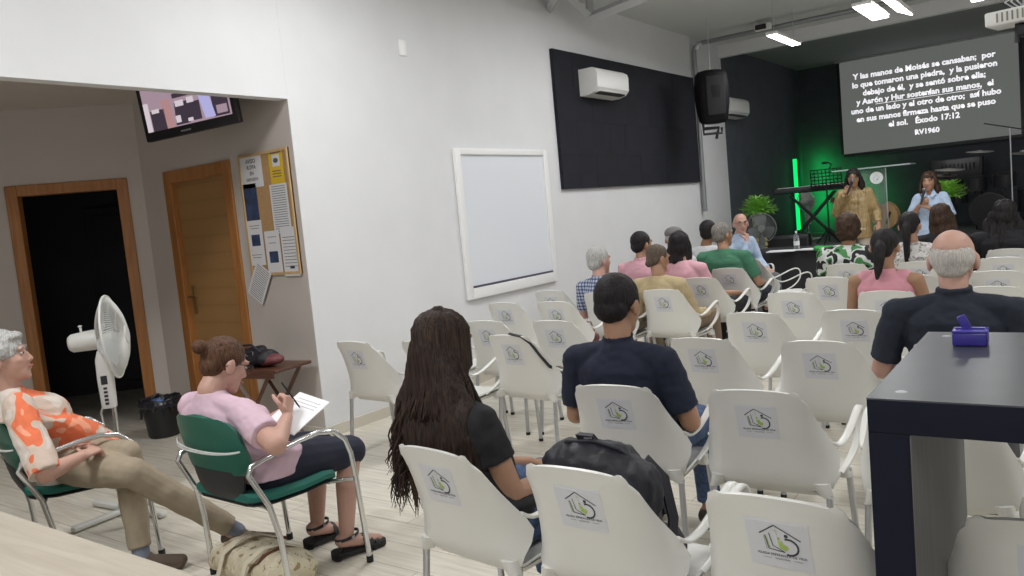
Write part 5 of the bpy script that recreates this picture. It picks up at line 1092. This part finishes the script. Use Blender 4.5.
# foliage
M_['leaf1'] = mat('fern_green', (.16, .40, .05), .5, var=.4, vscale=14); M_['leaf2'] = mat('lime_leaf_green', (.22, .50, .06), .5, var=.3, vscale=14)
def plant(name, label, px, py, y, z0, r, m, pot, n=70, seed=1):
    p = at(px, py, y=y); t = thing(name, label, 'plant', (p.x, y, z0)); random.seed(seed); mb = MB(); hz = p.z-z0
    for i in range(n):
        a = random.uniform(0, 2*PI); el = random.uniform(.1, 1.35); L_ = r*random.uniform(.75, 1.2); d = V((math.cos(a)*math.cos(el), math.sin(a)*math.cos(el), math.sin(el)))
        o0 = V((0, 0, hz-r*.55)); P = [o0, o0+d*L_*.5, o0+d*L_*.85+V((0, 0, -.02*r)), o0+d*L_*1.08+V((0, 0, -.22*r*math.cos(el)))]
        sd = d.cross(V((0, 0, 1))).normalized(); mb.band(P, sd, [.015, .055*r/.2, .045*r/.2, .004], .002)
        for k in (1, 2):
            for s in (-1, 1): mb.band([P[k], P[k]+(sd*s+d*.6).normalized()*.09*r/.2], d, [.02, .004], .002)
    mb.build('leaves', m, t, 60, fixn=False); pot(t, hz-r*.5); return t
def potA(t, h):
    mb = MB(); mb.lathe([(0, h-.28), (.075, h-.28), (.10, h-.05), (.115, h), (.10, h), (0, h-.02)], 20); mb.build('vase', mat('olive_glass_vase', (.22, .24, .10), .3), t, 50)
    mb = MB(); mb.lathe([(0, 0), (.13, 0), (.13, .02), (.03, .03), (.025, h-.30), (.08, h-.28), (0, h-.28)], 20); mb.build('pedestal', mat('yellow_gold_ceramic', (.45, .38, .14), .4), t, 50)
    for k in range(4): MB().lathe([(0, h-.62+k*.07), (.09, h-.62+k*.07), (.105, h-.60+k*.07), (.09, h-.565+k*.07), (0, h-.565+k*.07)], 16).build('ring', bpy.data.materials['yellow_gold_ceramic'], t, 50)
def potB(t, h):
    mb = MB(); mb.lathe([(0, h-.2), (.08, h-.2), (.10, h), (0, h)], 18); mb.build('pot', 'black', t, 50); mb = MB(); mb.lathe([(0, 0), (.15, 0), (.15, .02), (.02, .03), (.02, h-.2), (0, h-.2)], 16); mb.build('pedestal', 'black', t, 50)
plant('potted_fern', 'leafy green fern on a golden pedestal against the dark side wall', 758, 205, 11.5, 0, .24, 'leaf1', potA, 110, 2)
plant('potted_fern', 'bright lime fern showing behind the shoulder of the singer in blue', 947, 189, 12.9, SZ, .24, 'leaf2', potB, 80, 5)
fp2 = at(761, 228, y=10.95); fan('grey floor fan blurred in front of the fern pedestal', (fp2.x, 10.95, 0), fp2.z, rad(200), .20, 0, mat('grey_fan_plastic', (.13, .14, .14), .5), 40, mat('dim_grey_blade', (.16, .17, .17), .5))
# green light bar in the corner and its wash
gb = thing('light_bar', 'glowing green upright light bar in the stage corner', 'lamp', (-4.46, at(797, 190, x=-4.46).y, SZ)); h = 1.38
MB().box((0, 0, h/2+.1), (.07, .05, h), None, .01).build('housing', 'black', gb); MB().box((.0, -.03, h/2+.1), (.07, .02, h-.04)).build('green_tube', mat('green_tube', (0, .2, .05), emit=(.0, .85, .16), es=1.1), gb)
MB().box((0, 0, .02), (.26, .22, .04), None, .01).build('foot', 'black', gb)
area('green_wash_light', (-4.22, 16.12, 1.45), .10, 1.2, 7, (PI/2, 0, 0), (0, 1, .16))
area('green_wash_light', (-3.55, 16.10, 1.15), .5, .7, 6, (PI/2, 0, 0), (0, 1, .16))
fl = thing('floor_spotlight', 'small green stage spotlight glowing low beside the fern', 'lamp', (at(772, 229, y=12.6).x, 12.6, SZ))
MB().box((0, 0, .10), (.22, .12, .16), None, .02).build('housing', 'black', fl, 30); MB().box((0, -.064, .10), (.17, .006, .09)).build('lens', bpy.data.materials['green_tube'], fl)
# keyboard on an X stand
kp0, kp1 = at(778, 193, y=13.2), at(846, 186, y=13.5); kc = (kp0+kp1)/2; ka = math.atan2(kp1.y-kp0.y, kp1.x-kp0.x); kl = (kp1-kp0).length*1.15
ks = thing('keyboard_stand', 'black folding X stand under the keyboard', 'stand', (kc.x, kc.y, SZ), ka)
hk = kc.z-SZ-.06
for s in (-1, 1):
    for y in (-.08, .08): MB().tube([(-s*.36, y, .03), (s*.34, y, hk)], .022, 8).build('leg', 'black', ks, 50)
    MB().tube([(s*.36, -.22, .03), (s*.36, .22, .03)], .022, 8).build('foot_bar', 'black', ks, 50)
    MB().tube([(s*.34, -.18, hk), (s*.34, .18, hk)], .018, 8).build('top_bar', 'black', ks, 50)
kb = thing('keyboard', 'long black electric keyboard on the X stand in green light', 'keyboard', (kc.x, kc.y, SZ+hk+.02), ka)
MB().box((0, 0, .05), (kl, .32, .09), None, .015).build('case', 'black', kb, 30); nk = 35
mb = MB(); [mb.box((-kl*.44+kl*.88*(i+.5)/nk, .09, .10), (kl*.88/nk-.002, .13, .012)) for i in range(nk)]; kk = mb.build('white_keys', 'white', kb); kk['kind'] = 'stuff'
mb = MB(); mb.box((0, -.05, .098), (kl*.8, .06, .004)); mb.build('control_panel', 'alu', kb)
# music stand
mp_ = at(826, 178, y=12.9); ms = thing('music_stand', 'black perforated music stand behind the keyboard', 'music stand', (mp_.x, 12.9, SZ), rad(10)); hz = mp_.z-SZ
MB().tube([(0, 0, .05), (0, 0, hz)], .012, 8).build('pole', 'black', ms, 50)
for a in (.3, 2.4, 4.5): MB().tube([(0, 0, .25), (.28*math.cos(a), .28*math.sin(a), .01)], .010, 6).build('leg', 'black', ms, 50)
mb = MB()
for i in range(9): mb.box((-.22+i*.055, 0, 0), (.014, .01, .28), Tm((0, 0, hz), .35))
for j in range(6): mb.box((0, 0, -.14+j*.056), (.46, .01, .014), Tm((0, 0, hz), .35))
mb.box((0, -.03, -.14), (.46, .06, .012), Tm((0, 0, hz), .35)); mb.build('desk', 'black', ms)
mb = MB(); mb.tube([(.05, 0, hz+.13), (.09, -.02, hz+.2), (.03, -.06, hz+.24)], .010, 6); mb.ell((.0, -.07, hz+.23), (.05, .03, .02)); mb.build('clip_lamp', 'black', ms, 50)
fp3 = at(807, 201, y=14.2); fan('small round white fan glowing behind the keyboard stand', (fp3.x, 14.2, SZ), fp3.z-SZ, rad(170), .16, 0, 'fanwhite', 36)
# acrylic lectern with a round emblem
lp = at(872, 180, y=11.9); lc = thing('lectern', 'clear acrylic lectern with a round white emblem behind the singer in bronze', 'lectern', (lp.x-.02, 12.0, 0), rad(0))
M_['acrylic'] = mat('clear_acrylic', (.85, .9, .92), .08, trans=.92); M_['edge'] = mat('bright_acrylic_edge', (.42, .46, .48), .3)
zt = at(868, 168, y=12.0).z
MB().box((0, 0, zt/2), (.36, .012, zt-.05)).build('front_panel', 'acrylic', lc); mb = MB(); mb.box((0, .12, zt), (.98, .42, .012), Tm((0, 0, 0), 0)); mb.build('reading_shelf', 'acrylic', lc)
mb = MB(); mb.box((0, -.09, zt), (1.0, .012, .016)); mb.box((0, .33, zt), (1.0, .012, .016)); mb.box((-.5, .12, zt), (.012, .42, .016)); mb.box((.5, .12, zt), (.012, .42, .016)); mb.build('shelf_edge', 'edge', lc)
mb = MB(); [mb.box((s*.18, 0, zt/2), (.010, .016, zt-.04)) for s in (-1, 1)]; mb.build('panel_edge', 'edge', lc); MB().box((0, 0, .03), (.5, .4, .06), None, .01).build('base', 'edge', lc, 30)
ez = at(875, 178, y=11.95).z; mb = MB(); mb.lathe([(0, 0), (.085, 0), (.085, .004), (0, .004)], 32, Tm((.06, -.010, ez), PI/2)); em = mb.build('emblem', mat('emblem_white', (.75, .77, .78), .5), lc)
mb = MB(); stroke(mb, [(-.045, -.005), (0, .04), (.045, -.005)], .007); stroke(mb, [(-.035, -.01), (-.03, -.04), (0, -.045)], .006); disc(mb, .012, -.02, .014, .018); mb2 = MB(); mb2.add(mb.v, mb.f, Tm((.06, -.0148, ez), PI/2)); mb2.build('emblem_mark', mat('emblem_grey', (.42, .48, .5), .5), em, fixn=False)
# acoustic guitar on its stand
gp = at(879, 214, y=12.55); gt_ = thing('acoustic_guitar', 'pale wooden acoustic guitar leaning beside the singer in bronze', 'guitar', (gp.x, 12.6, SZ), rad(-10))
gz = gp.z-SZ; R = []
out = []
for t in [2*PI*k/40 for k in range(40)]:
    r = .19*(1-.14*math.cos(2*t)+.0); y_ = math.sin(t)*.24; x_ = math.cos(t)*(.19 if y_ < 0 else .145)*(1-.22*math.exp(-((y_-.03)/.07)**2)); out.append((x_, y_))
TG = Tm((0, 0, max(gz, .26)), PI/2+.12, 0, 0) @ Matrix.Rotation(rad(68), 4, 'Z') @ Matrix.Scale(1.15, 4)
mb = MB(); mb.prism(out, -.05, .05, TG); mb.build('body', mat_wood('spruce', (.42, .26, .11), (.55, .36, .17), 3), gt_, 30)
mb = MB(); mb.lathe([(0, .051), (.05, .051), (.05, .053), (0, .053)], 24, TG); mb.box((0, -.13, .054), (.16, .02, .01), TG); mb.build('sound_hole', 'black', gt_)
mb = MB(); mb.box((0, .36, .045), (.05, .32, .02), TG); mb.box((0, .57, .04), (.075, .12, .02), TG); mb.build('neck', 'walnut', gt_)
gs = thing('guitar_stand', 'low black stand under the pale acoustic guitar', 'stand', (gp.x, 12.7, SZ))
for a in (-.15, .15): MB().tube([(a, -.12, .0), (a*.4, .08, .25)], .01, 6).build('leg', 'black', gs, 50)
# drum kit, mixer rack, microphone stand
dx = at(990, 205, y=14.4).x; dk = thing('drum_kit', 'dark drum kit with cymbals at the right of the stage', 'drum kit', (dx, 14.5, SZ))
M_['drum'] = mat('dark_drum_lacquer', (.03, .03, .035), .3); M_['cymbal'] = mat('cymbal_bronze', (.40, .38, .34), .3, .8); M_['skinhead'] = mat('drum_head', (.02, .02, .023), .7)
bd = MB().lathe([(0, -.2), (.28, -.2), (.28, .2), (0, .2)], 32, Tm((0, 0, .29), PI/2)).build('bass_drum', 'drum', dk, 40); MB().lathe([(0, .201), (.26, .201), (.26, .205), (0, .205)], 32, Tm((0, 0, .29), PI/2)).build('drum_skin', 'skinhead', bd)
for x, y, z, r, h_ in ((-.2, 0, .72, .15, .2), (.2, 0, .74, .16, .2), (.55, .15, .42, .20, .35), (-.50, .2, .52, .18, .15)):
    tm_ = MB().lathe([(0, -h_/2), (r, -h_/2), (r, h_/2), (0, h_/2)], 24, Tm((x, y, z), .15)).build('tom_drum', 'drum', dk, 40); MB().lathe([(0, h_/2+.001), (r*.96, h_/2+.001), (r*.96, h_/2+.004), (0, h_/2+.004)], 24, Tm((x, y, z), .15)).build('drum_skin', 'skinhead', tm_)
    MB().tube([(x, y, 0), (x, y, z-h_/2)], .012, 6).build('stand', 'black', dk, 50)
for x, y, z, r in ((-.55, .1, .98, .22), (.5, .2, 1.12, .24), (-.15, .35, 1.22, .20), (-.62, .15, .90, .17)):
    MB().lathe([(0, .02), (.03, .018), (.05, .006), (r, -.006), (r, -.009), (0, -.0)], 28, Tm((x, y, z), .1, .08)).build('cymbal', 'cymbal', dk, 50); MB().tube([(x, y, z), (x, y, .02)], .011, 6).build('cymbal_stand', 'alu' if x > 0 else 'black', dk, 50)
rk = thing('equipment_rack', 'black slotted equipment case on the back wall right of the singer in blue', 'rack', (at(957, 170, y=16.0).x, 16.0, SZ))
rz_ = at(957, 170, y=15.8).z-SZ; MB().box((0, 0, rz_), (.80, .35, .40), None, .01).build('case', 'drum', rk, 30); mb = MB(); [mb.box((-.2+.06*i, -.18, rz_+.05), (.02, .01, .12)) for i in range(9)]; mb.box((-.05, -.18, rz_-.06), (.03, .01, .03)); mb.build('slots', 'alu' if False else 'rubber', rk)
for s in (-1, 1): MB().box((s*.36, 0, (rz_-.2)/2), (.05, .3, rz_-.2)).build('leg', 'black', rk)
mp2 = at(1012, 185, y=12.9); mst = thing('microphone_stand', 'slim steel microphone stand at the far right of the stage', 'microphone stand', (mp2.x, 12.9, SZ))
MB().tube([(0, 0, .02), (0, 0, 1.45)], .010, 8).build('pole', 'alu', mst, 50); MB().tube([(-.3, 0, 1.55), (.25, 0, 1.38)], .008, 8).build('boom', 'black', mst, 50); MB().lathe([(0, 0), (.13, 0), (.13, .02), (0, .03)], 20).build('base', 'black', mst, 50)
MB().ell((.16, 0, 1.12), (.06, .03, .02)).build('clip', 'zip', mst, 50)
